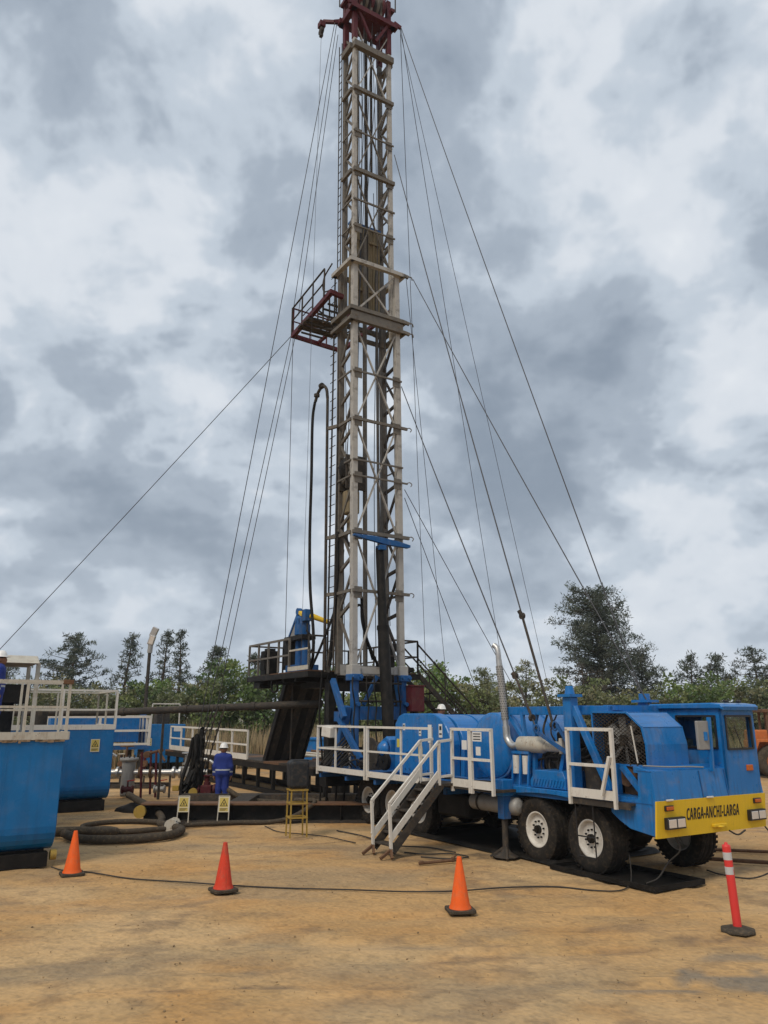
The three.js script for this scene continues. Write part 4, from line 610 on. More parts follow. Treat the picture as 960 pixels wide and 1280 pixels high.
// ---------------------------------------------------------------- drill floor and what stands on or around it (rig's frame)
{
  const t = new Thing('drill_floor', 'dark railed drill floor platform behind the foot of the mast', 'platform', [-12.8, 0, -.4], { rig: true }), D = M.black_oil, S = M.dark_steel;
  t.part('edge_beam', span(-15.3, -10.6, 3.72, 3.88, 1.38, 1.5), D); t.part('edge_beam', span(-15.3, -10.6, 3.72, 3.88, -2.5, -2.38), D); t.part('edge_beam', span(-15.3, -15.18, 3.72, 3.88, -2.38, 1.38), D); t.part('edge_beam', span(-10.72, -10.6, 3.72, 3.88, -2.38, 1.38), D);
  for (let k = 0; k < 6; k++) t.part('floor_plate', span(-15.18 + k * .745, -14.45 + k * .745, 3.88, 3.93, -2.36, 1.36), k > 1 ? M.rusty : S);
  t.part('floor_joist', [-14.4, -13.5, -12.6, -11.7].map((x) => span(x - .06, x + .06, 3.62, 3.86, -2.38, 1.38)), D);
  t.part('rotary_box', [span(-12.9, -11.4, 3.45, 3.7, -1.1, .6), span(-14.9, -14.4, 3.5, 3.7, 1.0, 1.4), tube([[-13.6, 3.66, 1.3], [-13.6, 3.4, 1.3], [-13.2, 3.4, 1.3], [-13.2, 3.66, 1.3]], .035, 16, 6)], D);
  t.part('toe_board', [span(-12.0, -10.6, 3.93, 4.06, 1.49, 1.51)], M.dirty_white);
  railing(t, [[-12.0, 3.93, 1.46], [-15.24, 3.93, 1.46]], 1.0, { m: M.mast_dirty, step: .85, r: .03 }); railing(t, [[-15.24, 3.93, 1.46], [-15.24, 3.93, .2]], 1.0, { m: S, step: 1.2 }); railing(t, [[-15.24, 3.93, -1.4], [-15.24, 3.93, -2.44]], 1.0, { m: S, step: 1.2 });
  railing(t, [[-10.66, 3.93, 1.46], [-12.0, 3.93, 1.46]], .62, { m: M.dirty_white, step: 1.4, mids: [] }); railing(t, [[-10.66, 3.93, -2.44], [-15.24, 3.93, -2.44]], 1.0, { m: S, step: .9 }); railing(t, [[-10.66, 3.93, -1.2], [-10.66, 3.93, -2.44]], 1.0, { m: S, step: .65 });
  railing(t, [[-10.66, 3.93, 1.46], [-10.66, 3.93, .9]], 1.0, { m: S, step: .5 });
  for (const [x, z] of [[-10.7, .8], [-10.7, -1.9]]) t.part('support_leg', bar([x, .02, z], [x, 3.66, z], .11), D);
  t.part('leg_brace', bar([-10.7, 1.6, .8], [-10.7, .3, -1.9], .07), D); t.part('leg_brace', bar([-10.7, .9, .8], [-10.7, .9, -1.9], .07), D);
  for (const [x, z] of [[-10.35, 1.15], [-10.45, .9], [-10.25, .7], [-10.5, .3]]) t.part('hydraulic_line', tube([[x, 3.9, z], [x - .03, 2.6, z + .05], [x + .04, 1.4, z - .03], [x, .2, z]], .03, 18, 6), D);
  t.part('hanging_pole', rod([-13.35, .1, .7], [-13.3, 3.7, .7], .028, 7), S);
  t.part('wellhead_stack', [disc([-11.6, .6, -.2], 'y', .28, 1.2, 20), disc([-11.6, 1.3, -.2], 'y', .38, .2, 20), disc([-11.6, 2.0, -.2], 'y', .22, 1.4, 20), disc([-11.6, 2.75, -.2], 'y', .34, .2, 20)], D);
}
{ // blue power tong / rod stand with yellow lever on the floor
  const t = new Thing('power_tong_stand', 'blue hydraulic tong stand with yellow handle on the drill floor', 'machine', [-12.9, 3.93, .55], { rig: true }), b = M.blue_worn;
  for (const x of [-13.25, -12.75]) t.part('column', rod([x, 3.93, .55], [x, 5.1, .55], .11, 14), b);
  t.part('base_skid', span(-13.5, -12.45, 3.94, 4.2, .2, .9, .02), b); t.part('head_frame', [span(-13.9, -12.5, 5.0, 5.16, .3, .8, .02), span(-14.2, -13.6, 4.1, 5.1, .3, .7, .02)], M.black_oil);
  t.part('tong_head', [disc([-13.0, 5.35, .55], 'y', .26, .34, 18), lathe([[.1, -.1], [.2, -.1], [.2, .1], [.1, .1]], [-13.1, 5.62, .6], 'z', 20), span(-13.2, -12.75, 5.5, 5.75, .4, .7, .03), span(-12.78, -12.52, 5.6, 5.98, .44, .7, .02)], b);
  t.part('jib', [bar([-14.0, 5.2, .55], [-13.35, 5.95, .55], .07), bar([-13.35, 5.2, .55], [-13.35, 5.95, .55], .08), disc([-13.3, 5.98, .55], 'z', .12, .14, 16), bar([-13.3, 6.0, .55], [-12.9, 5.7, .55], .07)], b);
  t.part('jib_screen', extr([[-13.95, 5.2], [-13.38, 5.2], [-13.38, 5.86]], .545, .555), M.grey_metal);
  t.part('yellow_handle', [bar([-13.2, 5.94, .55], [-12.85, 5.82, .6], .12, .14, .02), rod([-12.55, 5.78, .5], [-12.2, 5.55, .0], .10, 12, .07)], M.yellow_paint);
  t.part('tong_hoses', [tube([[-12.55, 5.5, .6], [-12.3, 5.2, .7], [-12.35, 4.8, .6], [-11.9, 4.4, .8], [-11.6, 3.98, .9]], .03, 22, 6), tube([[-12.6, 5.3, .6], [-12.2, 4.9, .5], [-12.4, 4.4, .6], [-12.0, 3.98, .7]], .03, 22, 6), tube([[-13.9, 5.1, .4], [-14.1, 5.45, .4], [-13.9, 5.5, .45], [-13.7, 5.3, .5]], .018, 16, 5)], M.black_oil);
}
single('control_cabinet', 'dark control cabinet standing at the back of the drill floor', 'cabinet', [span(-14.9, -14.45, 3.94, 4.75, .7, 1.2, .03), span(-14.86, -14.5, 4.1, 4.6, 1.2, 1.22), span(-14.8, -14.55, 4.75, 4.83, .8, 1.1)], M.black_oil, [-14.7, 3.94, .95], { rig: true });
single('winch_motor', 'small dark tugger winch on the right corner of the drill floor', 'winch', [span(-10.9, -10.7, 3.94, 4.6, -1.6, -1.3, .03), disc([-10.8, 4.7, -1.45], 'z', .14, .4, 16), tube([[-10.8, 4.8, -1.3], [-10.8, 5.1, -1.25], [-10.8, 5.15, -1.45], [-10.8, 4.9, -1.55]], .025, 14, 6), span(-10.95, -10.65, 3.94, 4.1, -2.3, -1.7, .03)], M.black_oil, [-10.8, 3.94, -1.6], { rig: true });
{ // far stair from the floor
  const t = new Thing('floor_stair', 'dark steel stair descending right from the drill floor behind the truck', 'stair', [-11.2, 0, -4.6], { rig: true }), a = (x, f, h = 0) => [x, mix(3.9, .1, f) + h, mix(-2.5, -6.8, f)];
  for (const x of [-10.75, -11.65]) { t.part('stringer', bar(a(x, 0), a(x, 1), .16, .04, 0, [0, 1, 0]), M.dark_steel); t.part('handrail', rod(a(x, 0, .95), a(x, 1, .95), .03), M.dark_steel); t.part('mid_rail', rod(a(x, 0, .5), a(x, 1, .5), .025), M.dark_steel); for (let k = 0; k <= 4; k++) t.part('post', rod(a(x, k / 4), a(x, k / 4, .95), .025), M.dark_steel); }
  for (let k = 0; k < 16; k++) { const p = a(0, (k + .5) / 16); t.part('tread', span(-11.63, -10.77, p[1] - .02, p[1] + .02, p[2] - .12, p[2] + .12), M.dark_steel); }
}
{
  const t = new Thing('red_tool_box', 'dark red box mounted beside the mast cradle above the drawworks', 'box', [-8.9, 2.66, -1.05], { rig: true });
  t.part('box_body', span(-9.15, -8.65, 2.72, 3.42, -1.3, -.86, .02), M.mast_red); t.part('lid', span(-9.17, -8.63, 3.42, 3.46, -1.32, -.84, .01), M.mast_red); t.part('bracket', [span(-9.05, -8.95, 1.22, 2.72, -1.15, -1.05), span(-8.85, -8.75, 1.22, 2.72, -1.15, -1.05)], M.dark_steel);
}
{ // pipe slide
  const t = new Thing('pipe_slide', 'dark sloping pipe slide leading up to the drill floor', 'ramp', [-16.0, 1, -.6], { rig: true }), a = [-15.1, 3.74], b = [-16.75, 1.02];
  for (let k = 0; k < 5; k++) { const z0 = -1.3 + k * .275; t.part('slide_plank', bar([a[0], a[1], z0 + .135], [b[0], b[1], z0 + .135], .08, .262, 0, [.85, .52, 0]), k % 2 ? M.black_oil : M.dark_steel); }
  for (const z of [-1.36, .09]) t.part('side_beam', bar([a[0] - .04, a[1] + .02, z], [b[0] - .04, b[1], z], .22, .09, 0, [.85, .52, 0]), M.black_oil);
}
{ // catwalk
  const t = new Thing('pipe_catwalk', 'low dark pipe catwalk with white handrail running back from slide', 'walkway', [-22, 0, -.6], { rig: true });
  for (let k = 0; k < 12; k++) t.part('deck_plank', span(-28.4 + k * 1.32, -27.1 + k * 1.32, .98, 1.05, -1.6, .25), k % 3 ? M.dark_steel : M.rusty);
  t.part('deck_beam', span(-28.4, -12.6, .78, .98, .12, .24), M.black_oil); t.part('deck_beam', span(-28.4, -12.6, .78, .98, -1.6, -1.48), M.black_oil);
  for (let k = 0; k < 12; k++) for (const z of [.18, -1.54]) t.part('leg', bar([-28 + k * 1.36, .01, z], [-28 + k * 1.36, .78, z], .11), M.black_oil);
  t.part('ground_beam', [span(-28.4, -12.6, .01, .14, .08, .28), span(-28.4, -12.6, .01, .14, -1.64, -1.44), span(-20, -12.6, .3, .38, -.6, -.5)], M.black_oil);
  railing(t, [[-18.0, 1.05, .27], [-27.6, 1.1, .27]], 1.02, { step: 1.6, kick: .2, r: .032 });
}
{ // pipe rack beyond
  const t = new Thing('pipe_rack', 'low rusty pipe rack beyond the foot of the slide', 'rack', [-17.5, 0, -4.5], { rig: true });
  for (const x of [-14.5, -17.5, -20.5]) { t.part('rack_beam', bar([x, .98, -2.2], [x, .98, -7.5], .12), M.rusty); for (const z of [-2.4, -4.8, -7.3]) t.part('rack_leg', bar([x, .01, z], [x, .92, z], .1), M.dark_steel); }
  for (const [z, m] of [[-2.5, 0], [-2.75, 1], [-3.3, 0], [-4.4, 1], [-6.2, 0]]) t.part('drill_pipe', rod([-13.6, 1.1, z], [-22.0, 1.1, z], .06, 10), m ? M.rusty : M.dirty_white);
}
single('blue_bin', 'small bright blue skip standing on the far side behind the pipe slide', 'skip', [extr([[-1.0, .3], [1.0, .3], [1.25, 1.5], [-1.25, 1.5]], -.8, .8, .02), span(-1.32, 1.32, 1.46, 1.56, -.86, .86, .02), span(-.9, .9, 0, .3, -.6, .6)], M.blue_paint, [-3.9, 0, -40.5], { turn: .1 });
// long dark flow line from the tanks to the well
{
  const t = new Thing('flow_line', 'long dark pipe running level from the left tanks to the drill floor', 'pipe', [-16, 2.8, 4], { rig: true });
  const a = [-12.0, 2.98, .3], b = [-17.3, 2.72, 5.45], c = [-19.5, 2.7, 11.5];
  t.part('pipe', [rod(a, b, .115, 16), tube([b, [-17.45, 2.715, 5.75], [-17.6, 2.71, 6.2]], .115, 6, 16), rod([-17.6, 2.71, 6.2], c, .115, 16)], M.dark_steel);
  for (const f of [.3, .62, .93]) { const p = a.map((v, i) => mix(v, b[i], f)), q = a.map((v, i) => mix(v, b[i], f + .02)); t.part('coupling', rod(p, q, .14, 16), M.dark_steel); }
  t.part('pipe_prop', bar([-15.9, .02, 4.1], [-15.9, 2.7, 4.1], .07), M.dark_steel);
}

// ---------------------------------------------------------------- tanks on the left
function tankSection(x0, x1, y0, y1, r) { const p = []; for (let i = 0; i <= 6; i++) { const a = (270 + 90 * i / 6) * Math.PI / 180; p.push([x0 - r + r * Math.cos(a), y0 + r + r * Math.sin(a)]); } p.push([x0, y1], [x1, y1]); for (let i = 0; i <= 6; i++) { const a = (180 + 90 * i / 6) * Math.PI / 180; p.push([x1 + r + r * Math.cos(a), y0 + r + r * Math.sin(a)]); } return p; }
function warnSign(w, h) {
  const c = document.createElement('canvas'); c.width = 128; c.height = 176; const g = c.getContext('2d');
  g.fillStyle = '#c9c4b2'; g.fillRect(0, 0, 128, 176); g.fillStyle = '#b9a555'; g.fillRect(8, 8, 112, 112); g.fillStyle = '#1a1814'; g.beginPath(); g.moveTo(64, 16); g.lineTo(114, 108); g.lineTo(14, 108); g.closePath(); g.fill(); g.fillStyle = '#c2ab4c'; g.beginPath(); g.moveTo(64, 36); g.lineTo(99, 100); g.lineTo(29, 100); g.closePath(); g.fill(); g.fillStyle = '#1a1814'; g.beginPath(); g.moveTo(64, 52); g.lineTo(76, 84); g.lineTo(52, 84); g.closePath(); g.fill(); g.fillRect(46, 88, 36, 6);
  g.fillStyle = '#b09c50'; g.fillRect(8, 126, 112, 42); g.fillStyle = '#2b2620'; for (let k = 0; k < 3; k++) g.fillRect(18, 132 + k * 11, 92 - k * 14, 5);
  const t = new THREE.CanvasTexture(c); t.colorSpace = THREE.SRGBColorSpace; return new THREE.MeshStandardMaterial({ name: 'warning_print', map: t, roughness: .6 });
}
const SIGN = warnSign();
function printPlane(w, h, at, ry, parent, name = 'warning_label') { const g = new THREE.PlaneGeometry(w, h); g.rotateY(ry); g.translate(...at); const me = new THREE.Mesh(g, SIGN); me.name = name; parent.add(me); return me; }
{
  const x0 = -5.53, x1 = -8.0, z0 = 8.95, z1 = 15.5;
  const t = new Thing('mud_tank', 'nearest big blue mud tank cut by the left edge, grey railing on top', 'tank', [-6.8, 0, 12], { rig: true, group: 'blue mud tanks' });
  const s = t.part('tank_shell', [extr(tankSection(x0, x1, .26, 2.16, .42), z0, z1, .015)], M.tank_blue);
  t.part('weld_seam', [9.9, 11.2, 13.4].map((z) => span(x0 - .002, x0 + .005, .7, 2.14, z - .008, z + .008)), M.tank_blue, s);
  t.part('skid', [span(x0 - .1, x0 - .32, .0, .24, z0 + .08, z1), span(x1 + .1, x1 + .32, .0, .24, z0 + .1, z1), span(x1 + .32, x0 - .32, .06, .3, z0 + .12, z1)], M.black_oil);
  t.part('walkway_channel', [span(x0 - .02, x0 + .03, 2.18, 2.32, z0 - .05, z1), span(x0 - .85, x0 - .02, 2.17, 2.2, z0 - .05, z1), span(x0 - .85, x0 + .02, 2.18, 2.32, z0 - .07, z0 - .045)], M.dirty_white);
  railing(t, [[x0, 2.3, z0], [x0, 2.3, z1]], .92, { m: M.dirty_white, step: .72, r: .024 }); railing(t, [[x0 - .8, 2.2, z0], [x0 - .8, 2.2, z1]], 1.02, { m: M.dirty_white, step: .72, r: .02, kick: .12 });
  t.part('rail_clamp', [span(x0 - .06, x0 + .06, 3.18, 3.26, z0 - .05, z0 + .13, .01)], M.rusty);
  t.part('drain_cap', [disc([x0 - .18, .18, z0 - .02], 'z', .09, .1, 18)], M.stand_yellow);
  const cr = []; const r = rngOf(8); for (let k = 0; k < 90; k++) { const z = z0 + r() * (z1 - z0), l = .03 + r() * .12; cr.push(span(x0 + .012, x0 + .03, 2.18 - .02 - r() * .035, 2.185, z, z + l)); } t.part('mud_crust', cr, M.dust_stone);
}
{
  const x0 = -13.9, x1 = -16.4, z0 = 6.1, z1 = 13.5;
  const t = new Thing('mud_tank', 'second blue mud tank with white railing and warning label, behind first', 'tank', [-15.2, 0, 9.5], { rig: true, group: 'blue mud tanks' });
  t.part('tank_shell', [extr(tankSection(x0, x1, .3, 2.22, .36), z0, z1, .015)], M.tank_blue); t.part('skid', [span(x0 - .05, x0 - .3, 0, .28, z0 + .1, z1), span(x1 + .1, x1 + .3, 0, .28, z0 + .1, z1), span(x1 + .3, x0 - .3, .06, .32, z0 + .12, z1)], M.black_oil);
  t.part('kick_plate', [span(x0 - .01, x0 + .012, 2.22, 2.36, z0, z1), span(x1, x0, 2.22, 2.36, z0 - .012, z0 + .01)], M.white_paint);
  railing(t, [[x0, 2.24, z0], [x0, 2.24, z0 + 3], [x0, 2.24, z1]], 1.08, { step: 1.6, r: .025 }); railing(t, [[x0 - .1, 2.24, z0], [x1, 2.24, z0]], 1.08, { step: 1.2, r: .024, m: M.dirty_white }); railing(t, [[x1, 2.24, z0], [x1, 2.24, z1]], 1.08, { step: 1.3, r: .024, m: M.dirty_white });
  printPlane(.25, .35, [x0 + .02 + 15.2, 1.78, z0 + .52 - 9.5], Math.PI / 2, t.o);
  t.part('mud_agitators', [8, 10.2].map((z) => [disc([x0 - 1.2, 2.55, z], 'y', .22, .5, 16), span(x0 - 1.5, x0 - .9, 2.24, 2.32, z - .3, z + .3)]), M.dark_steel);
  t.part('deck_grating', span(x1, x0 - .02, 2.22, 2.26, z0, z1), M.dark_steel);
}
{ // white canopy unit behind the first tank
  const t = new Thing('shaker_canopy', 'dirty white canopy on posts behind the nearest tank', 'canopy', [-11.6, 2.2, 9.9], { rig: true });
  t.part('roof', [extr([[-1.0, 0], [1.0, 0], [.6, .2], [-.6, .2]], -1.6, .6, .02).translate(-11.6, 3.85, 10.4)], M.dirty_white); for (const x of [-10.8, -12.4]) for (const z of [8.8, 11.2]) t.part('post', bar([x, 2.0, z], [x, 3.86, z], .09), M.dirty_white);
  t.part('shaker_box', [span(-12.3, -10.9, 2.9, 3.35, 8.9, 11.4, .03), span(-12.0, -11.2, 2.2, 2.9, 9.2, 11.2, .03)], M.black_oil); t.part('base_tank', span(-12.7, -10.4, 0, 2.0, 8.6, 13), M.tank_blue); t.part('vent_pipe', [rod([-11.0, 3.2, 11.3], [-11.0, 4.3, 11.3], .1, 12), tube([[-11.0, 4.3, 11.3], [-11.0, 4.48, 11.32], [-10.85, 4.6, 11.42]], .11, 10, 12)], M.rusty);
}
{
  const t = new Thing('water_tank', 'small far blue tank with white label and cage on top', 'tank', [-30.5, 0, -.2], { rig: true });
  const s = t.part('tank_shell', [span(-31.8, -30, .34, 2.2, -1.2, .84, .03)], M.tank_blue); t.part('skid', [span(-31.6, -30.2, .0, .34, -1.0, -.7), span(-31.6, -30.2, .0, .34, .3, .6)], M.black_oil); t.part('label_plate', span(-30, -29.99, 1.85, 2.06, -1.02, -.6), M.white_sticker, s); t.part('vent_grille', span(-31.2, -30.5, 2.22, 2.75, -.5, .15), M.dark_steel, s);
  railing(t, [[-30.05, 2.2, .55], [-30.05, 2.2, -.85]], 1.0, { r: .025, step: 1.4, mids: [] }); t.part('pipe_stub', [disc([-29.9, 1.9, .95], 'z', .12, .3, 14)], M.rusty);
  printPlane(.28, .36, [-29.985 + 30.5, 1.35, .62 + .2], Math.PI / 2, t.o);
}
{
  const t = new Thing('pump_trailer', 'low blue pump skid with white guard rails beyond second tank', 'trailer', [-26.5, 0, 3.2], { rig: true });
  t.part('body', [span(-27.5, -25.6, 1.5, 2.55, 2.3, 6.0, .03)], M.blue_paint); t.part('deck', span(-27.8, -25.2, 1.2, 1.35, 1.9, 6.2), M.blue_worn); t.part('legs', [[-27.5, 2.2], [-25.5, 2.2], [-25.5, 5.8], [-27.5, 5.8]].map(([x, z]) => span(x - .1, x + .1, 0, 1.2, z - .1, z + .1)), M.dark_steel);
  railing(t, [[-25.25, 1.35, 1.95], [-25.25, 1.35, 6.2]], 1.22, { r: .05, step: 1.9, mids: [.52, .06] }); railing(t, [[-25.25, 1.35, 1.92], [-27.6, 1.35, 1.92]], 1.22, { r: .04, step: .55 });
  t.part('end_panel', span(-27.2, -26.2, 1.4, 2.75, 1.86, 1.9), M.blue_worn);
}
// ---------------------------------------------------------------- manifold, hoses, skid beam (world frame)
{
  const t = new Thing('pipe_manifold', 'silver flanged pipe manifold with red posts in front of far tank', 'manifold', [-8.5, 0, -27.2]), S = M.silver, G = M.grey_metal, y = .78;
  t.part('main_pipe', rod([-1.6, y, .1], [2.6, y, -.05], .10, 16), S); t.part('pot', [lathe([[.001, .02], [.2, .02], [.22, .1], [.22, 1.1], [.26, 1.12], [.3, 1.16], [.3, 1.24], [.001, 1.26]], [0, .02, .05], 'y', 24)], G);
  for (const x of [-1.1, -.75, -.34, .4, .75, 1.5, 1.72, 2.1, 2.3]) t.part('flange', disc([x, y, .06 - x * .04], 'x', .19, .07, 18), x === .4 || x === .75 ? M.rusty : S);
  t.part('pot_bolts', Array.from({ length: 10 }, (_, k) => disc([.27 * Math.cos(k * .628), 1.28, .05 + .27 * Math.sin(k * .628)], 'y', .025, .12, 6)), M.dark_steel);
  t.part('gate_valve', [span(1.75, 2.1, y - .15, y + .2, -.12, .12, .05), disc([1.92, y + .35, 0], 'y', .08, .4, 12), disc([1.92, y + .28, 0], 'y', .15, .06, 12)], G); t.part('handwheel', [lathe([[.17, -.02], [.19, 0], [.17, .02], [.15, 0], [.17, -.02]], [1.92, y + .62, 0], 'y', 18), bar([1.76, y + .62, 0], [2.08, y + .62, 0], .025), rod([1.92, y + .5, 0], [1.92, y + .62, 0], .025)], S);
  t.part('handwheel', [lathe([[.22, -.02], [.24, 0], [.22, .02], [.2, 0], [.22, -.02]], [-.1, 1.62, .05], 'y', 18), bar([-.32, 1.62, .05], [.12, 1.62, .05], .03), rod([-.1, 1.26, .05], [-.1, 1.62, .05], .035)], M.rusty);
  for (const [x, z] of [[.62, .55], [.98, .15], [.5, -.9]]) t.part('red_post', rod([x, .01, z], [x - .08, 1.45, z - .05], .04, 12), M.mast_red);
  t.part('side_valve', [disc([.55, 1.35, -.1], 'z', .11, .25, 14), rod([.3, 1.3, -.1], [1.05, 1.5, -.2], .05, 10), rod([.9, 1.5, -.1], [1.2, 1.15, .1], .04, 8)], M.rusty);
  t.part('bleed_pipe', tube([[-1.3, .78, .1], [-1.4, 1.15, .1], [-1.2, 1.4, .15], [-.7, 1.45, .2], [-.4, 1.3, .15]], .045, 26, 8), S); t.part('bleed_pipe', tube([[2.2, .78, 0], [2.3, 1.1, .05], [2.6, 1.2, .1], [3.0, .9, .2], [3.1, .3, .3], [3.2, .06, .4]], .05, 26, 8), S);
  for (const [x, z] of [[-.8, .5], [.2, .65], [1.2, .5]]) { t.part('drain_valve', [disc([x, .3, z], 'x', .09, .34, 12), disc([x - .16, .3, z], 'x', .13, .04, 12), disc([x + .16, .3, z], 'x', .13, .04, 12), rod([x, .3, z], [x, .55, z], .03, 8)], x > 0 && x < 1 ? M.mast_red : G); t.part('lever', bar([x - .02, .56, z], [x + .24, .6, z + .05], .03), M.red_paint); }
  t.part('pipe_support', [bar([1.4, 0, .05], [1.4, y - .1, .05], .06), bar([-1, 0, .1], [-1, y - .1, .1], .06)], M.dark_steel);
}
{ // loose fittings between the far tank and the manifold
  const t = new Thing('valve_skid', 'low skid of rusty valves and red pipes below the far tank', 'valve skid', [-10.6, 0, -31.0]);
  t.part('skid_frame', [span(-1.6, 2.4, 0, .14, -.5, -.36), span(-1.6, 2.4, 0, .14, .36, .5)], M.dark_steel); t.part('header_pipe', rod([-1.6, .55, 0], [2.4, .55, 0], .09, 14), M.rusty);
  for (const x of [-1.1, -.3, .6, 1.5]) { t.part('riser', rod([x, .55, 0], [x, 1.15, .05], .05, 10), x > 0 ? M.mast_red : M.rusty); t.part('valve_body', [box(x, .85, .02, .2, .22, .2, .04), disc([x, .85, .14], 'z', .11, .05, 12)], x > 0 ? M.rusty : M.mast_red); t.part('handwheel', lathe([[.11, -.015], [.13, 0], [.11, .015], [.095, 0], [.11, -.015]], [x, 1.2, .05], 'y', 16), M.dirty_white); t.part('stand', bar([x, 0, 0], [x, .5, 0], .06), M.dark_steel); }
}
{
  const t = new Thing('red_valve_tree', 'red cross-shaped valve on the ground left of the workman', 'valve', [-5.42, 0, -25.1]), R = M.mast_red;
  t.part('body', [disc([0, .42, 0], 'y', .13, .7, 14), disc([0, .5, 0], 'x', .11, 1.1, 14), span(-.2, .2, .34, .66, -.18, .18, .04)], R); for (const x of [-.5, -.28, .28, .5]) t.part('flange', disc([x, .5, 0], 'x', .19, .07, 16), R); t.part('bonnet', [disc([0, .85, 0], 'y', .09, .2, 12), disc([0, .98, 0], 'y', .16, .04, 16)], R); t.part('foot_flange', disc([0, .06, 0], 'y', .2, .1, 16), R);
  t.o.scale.setScalar(.85); t.part('silver_cap', [disc([.45, 1.0, -.3], 'x', .12, .3, 14)], M.silver);
}
{ // dark bundle at the guy anchor
  const t = new Thing('hose_bundle', 'black bundle of chains and hoses heaped at the guy anchor', 'hose bundle', [-5.95, 0, -25.0]), r = rngOf(31);
  const g = []; for (let k = 0; k < 16; k++) { const a = r() * 6.28, rad = .08 + r() * .24, top = 1.3 + r() * 1.1; g.push(tube([[rad * Math.cos(a) - .1, .05, rad * Math.sin(a)], [rad * 1.2 * Math.cos(a + .5), top * .33, rad * Math.sin(a + .5)], [.12 + rad * .7 * Math.cos(a + 1), top * .66, rad * .7 * Math.sin(a + 1)], [.2 + rad * .4 * Math.cos(a + 1.6), top, .1 * Math.sin(a)], [.26 + rad * .3 * Math.cos(a + 2), top * .72, .2 * Math.sin(a)], [.05 + rad * Math.cos(a + 2.4), top * .3, .3 * Math.sin(a + 2)]], .035 + r() * .025, 26, 6)); } t.part('hose', g, M.black_oil);
  const tb = []; for (const [x, z, x2] of [[-.05, 0, .62], [.1, .1, .78], [.3, -.1, .95]]) { tb.push(rod([x, .4, z], [x2, 2.9, z - .1], .022, 6)); for (let k = 0; k < 9; k++) { const f = .2 + k * .085; tb.push(disc([mix(x, x2, f), mix(.4, 2.9, f), z], k % 2 ? 'x' : 'z', .05, .04, 8)); } } t.part('turnbuckle', tb, M.dark_steel);
  t.part('anchor_plate', [span(-.35, .5, 0, .12, -.3, .3), disc([.1, .2, .32], 'z', .12, .06, 16)], M.rusty); t.part('yellow_clamp', [disc([.22, .38, .34], 'z', .13, .07, 14), box(-.32, .5, .3, .2, .16, .08, .02)], M.stand_yellow);
}
{
  const t = new Thing('skid_beam', 'long dark steel skid beam with yellow end lying before the workman', 'beam', [-3.0, 0, -21.1]);
  t.part('top_flange', span(-3.15, 2.9, .42, .46, -.3, .26), M.rusty); t.part('web', span(-3.12, 2.9, .05, .42, -.04, .04), M.black_oil); t.part('bottom_flange', span(-3.15, 2.9, .0, .05, -.3, .26), M.dark_steel); for (const x of [-2.2, -.9, .5, 1.9]) t.part('stiffener', span(x - .012, x + .012, .05, .42, .04, .2), M.black_oil);
  t.part('yellow_end', [disc([-3.14, .27, .3], 'z', .15, .1, 20)], M.stand_yellow); t.part('end_pipe', disc([-3.14, .27, .05], 'z', .14, .42, 20), M.black_oil);
  t.part('cross_member', [span(2.2, 2.9, .02, .4, -3.2, -.3), span(-1.2, -.7, .02, .36, -3.2, -.3), span(-3, 3.4, .02, .36, -3.6, -3.2)], M.dark_steel);
}
const onGround = (pts, h) => pts.map(([x, z]) => [x, h, z]);
single('suction_hose', 'thick dusty suction hose curving from nearest tank round to skid beam', 'hose', tube([[-7.0, .12, -18.2], [-6.4, .09, -17.6], [-5.5, .09, -17.55], [-4.75, .09, -18.0], [-4.6, .09, -18.9], [-4.95, .09, -19.5], [-5.35, .1, -19.9], [-5.5, .16, -20.5], [-6.0, .24, -21.6], [-6.9, .34, -23.0], [-7.4, .4, -23.8]], .09, 80, 10), M.dusty_rubber, [0, .0, 0]);
single('suction_hose', 'short looped end of suction hose lying against nearest tank', 'hose', tube([[-7.6, .1, -18.4], [-6.9, .085, -18.7], [-6.35, .085, -19.0], [-6.05, .085, -18.75], [-6.2, .13, -18.4], [-6.8, .17, -18.25], [-7.5, .14, -18.2]], .085, 60, 10), M.dusty_rubber, [0, 0, 0]);
single('suction_hose', 'thinner coiled hose loop beside the second tank', 'hose', tube([[-5.1, .06, -19.4], [-5.9, .055, -18.95], [-6.8, .055, -19.2], [-7.2, .055, -19.9], [-6.8, .055, -20.6], [-6.0, .06, -20.7], [-5.3, .07, -20.3]], .06, 60, 8), M.dusty_rubber, [0, 0, 0]);
{ const t = new Thing('hose_coupling', 'grey metal coupling joining the thick hoses by the yellow beam end', 'coupling', [-4.98, .1, -19.55]); t.part('union', [disc([0, .02, 0], 'z', .12, .3, 14), disc([0, .02, .16], 'z', .15, .06, 14), disc([0, .02, -.16], 'z', .15, .06, 14)], M.dirty_white); t.part('lever', [bar([-.2, .05, .05], [.12, .1, .1], .04), bar([.1, .05, -.1], [.25, .02, -.2], .04)], M.dark_steel); }
single('ground_hose', 'long dusty hose lying along the foot of the skid beam', 'hose', tube([[-5.1, .06, -19.7], [-4.5, .05, -20.2], [-3.6, .05, -20.55], [-2.9, .05, -20.6], [-2.4, .12, -20.7], [-1.95, .34, -20.8], [-1.75, .5, -21.0], [-2.3, .52, -21.15]], .055, 60, 8), M.dusty_rubber, [0, 0, 0]);
single('ground_hose', 'dark hose sagging behind the workman to the catwalk', 'hose', tube([[-4.6, .5, -24.2], [-4.1, .28, -24.0], [-3.2, .2, -23.8], [-2.2, .2, -23.6], [-1.6, .3, -23.5]], .07, 40, 8), M.dusty_rubber, [0, 0, 0]);
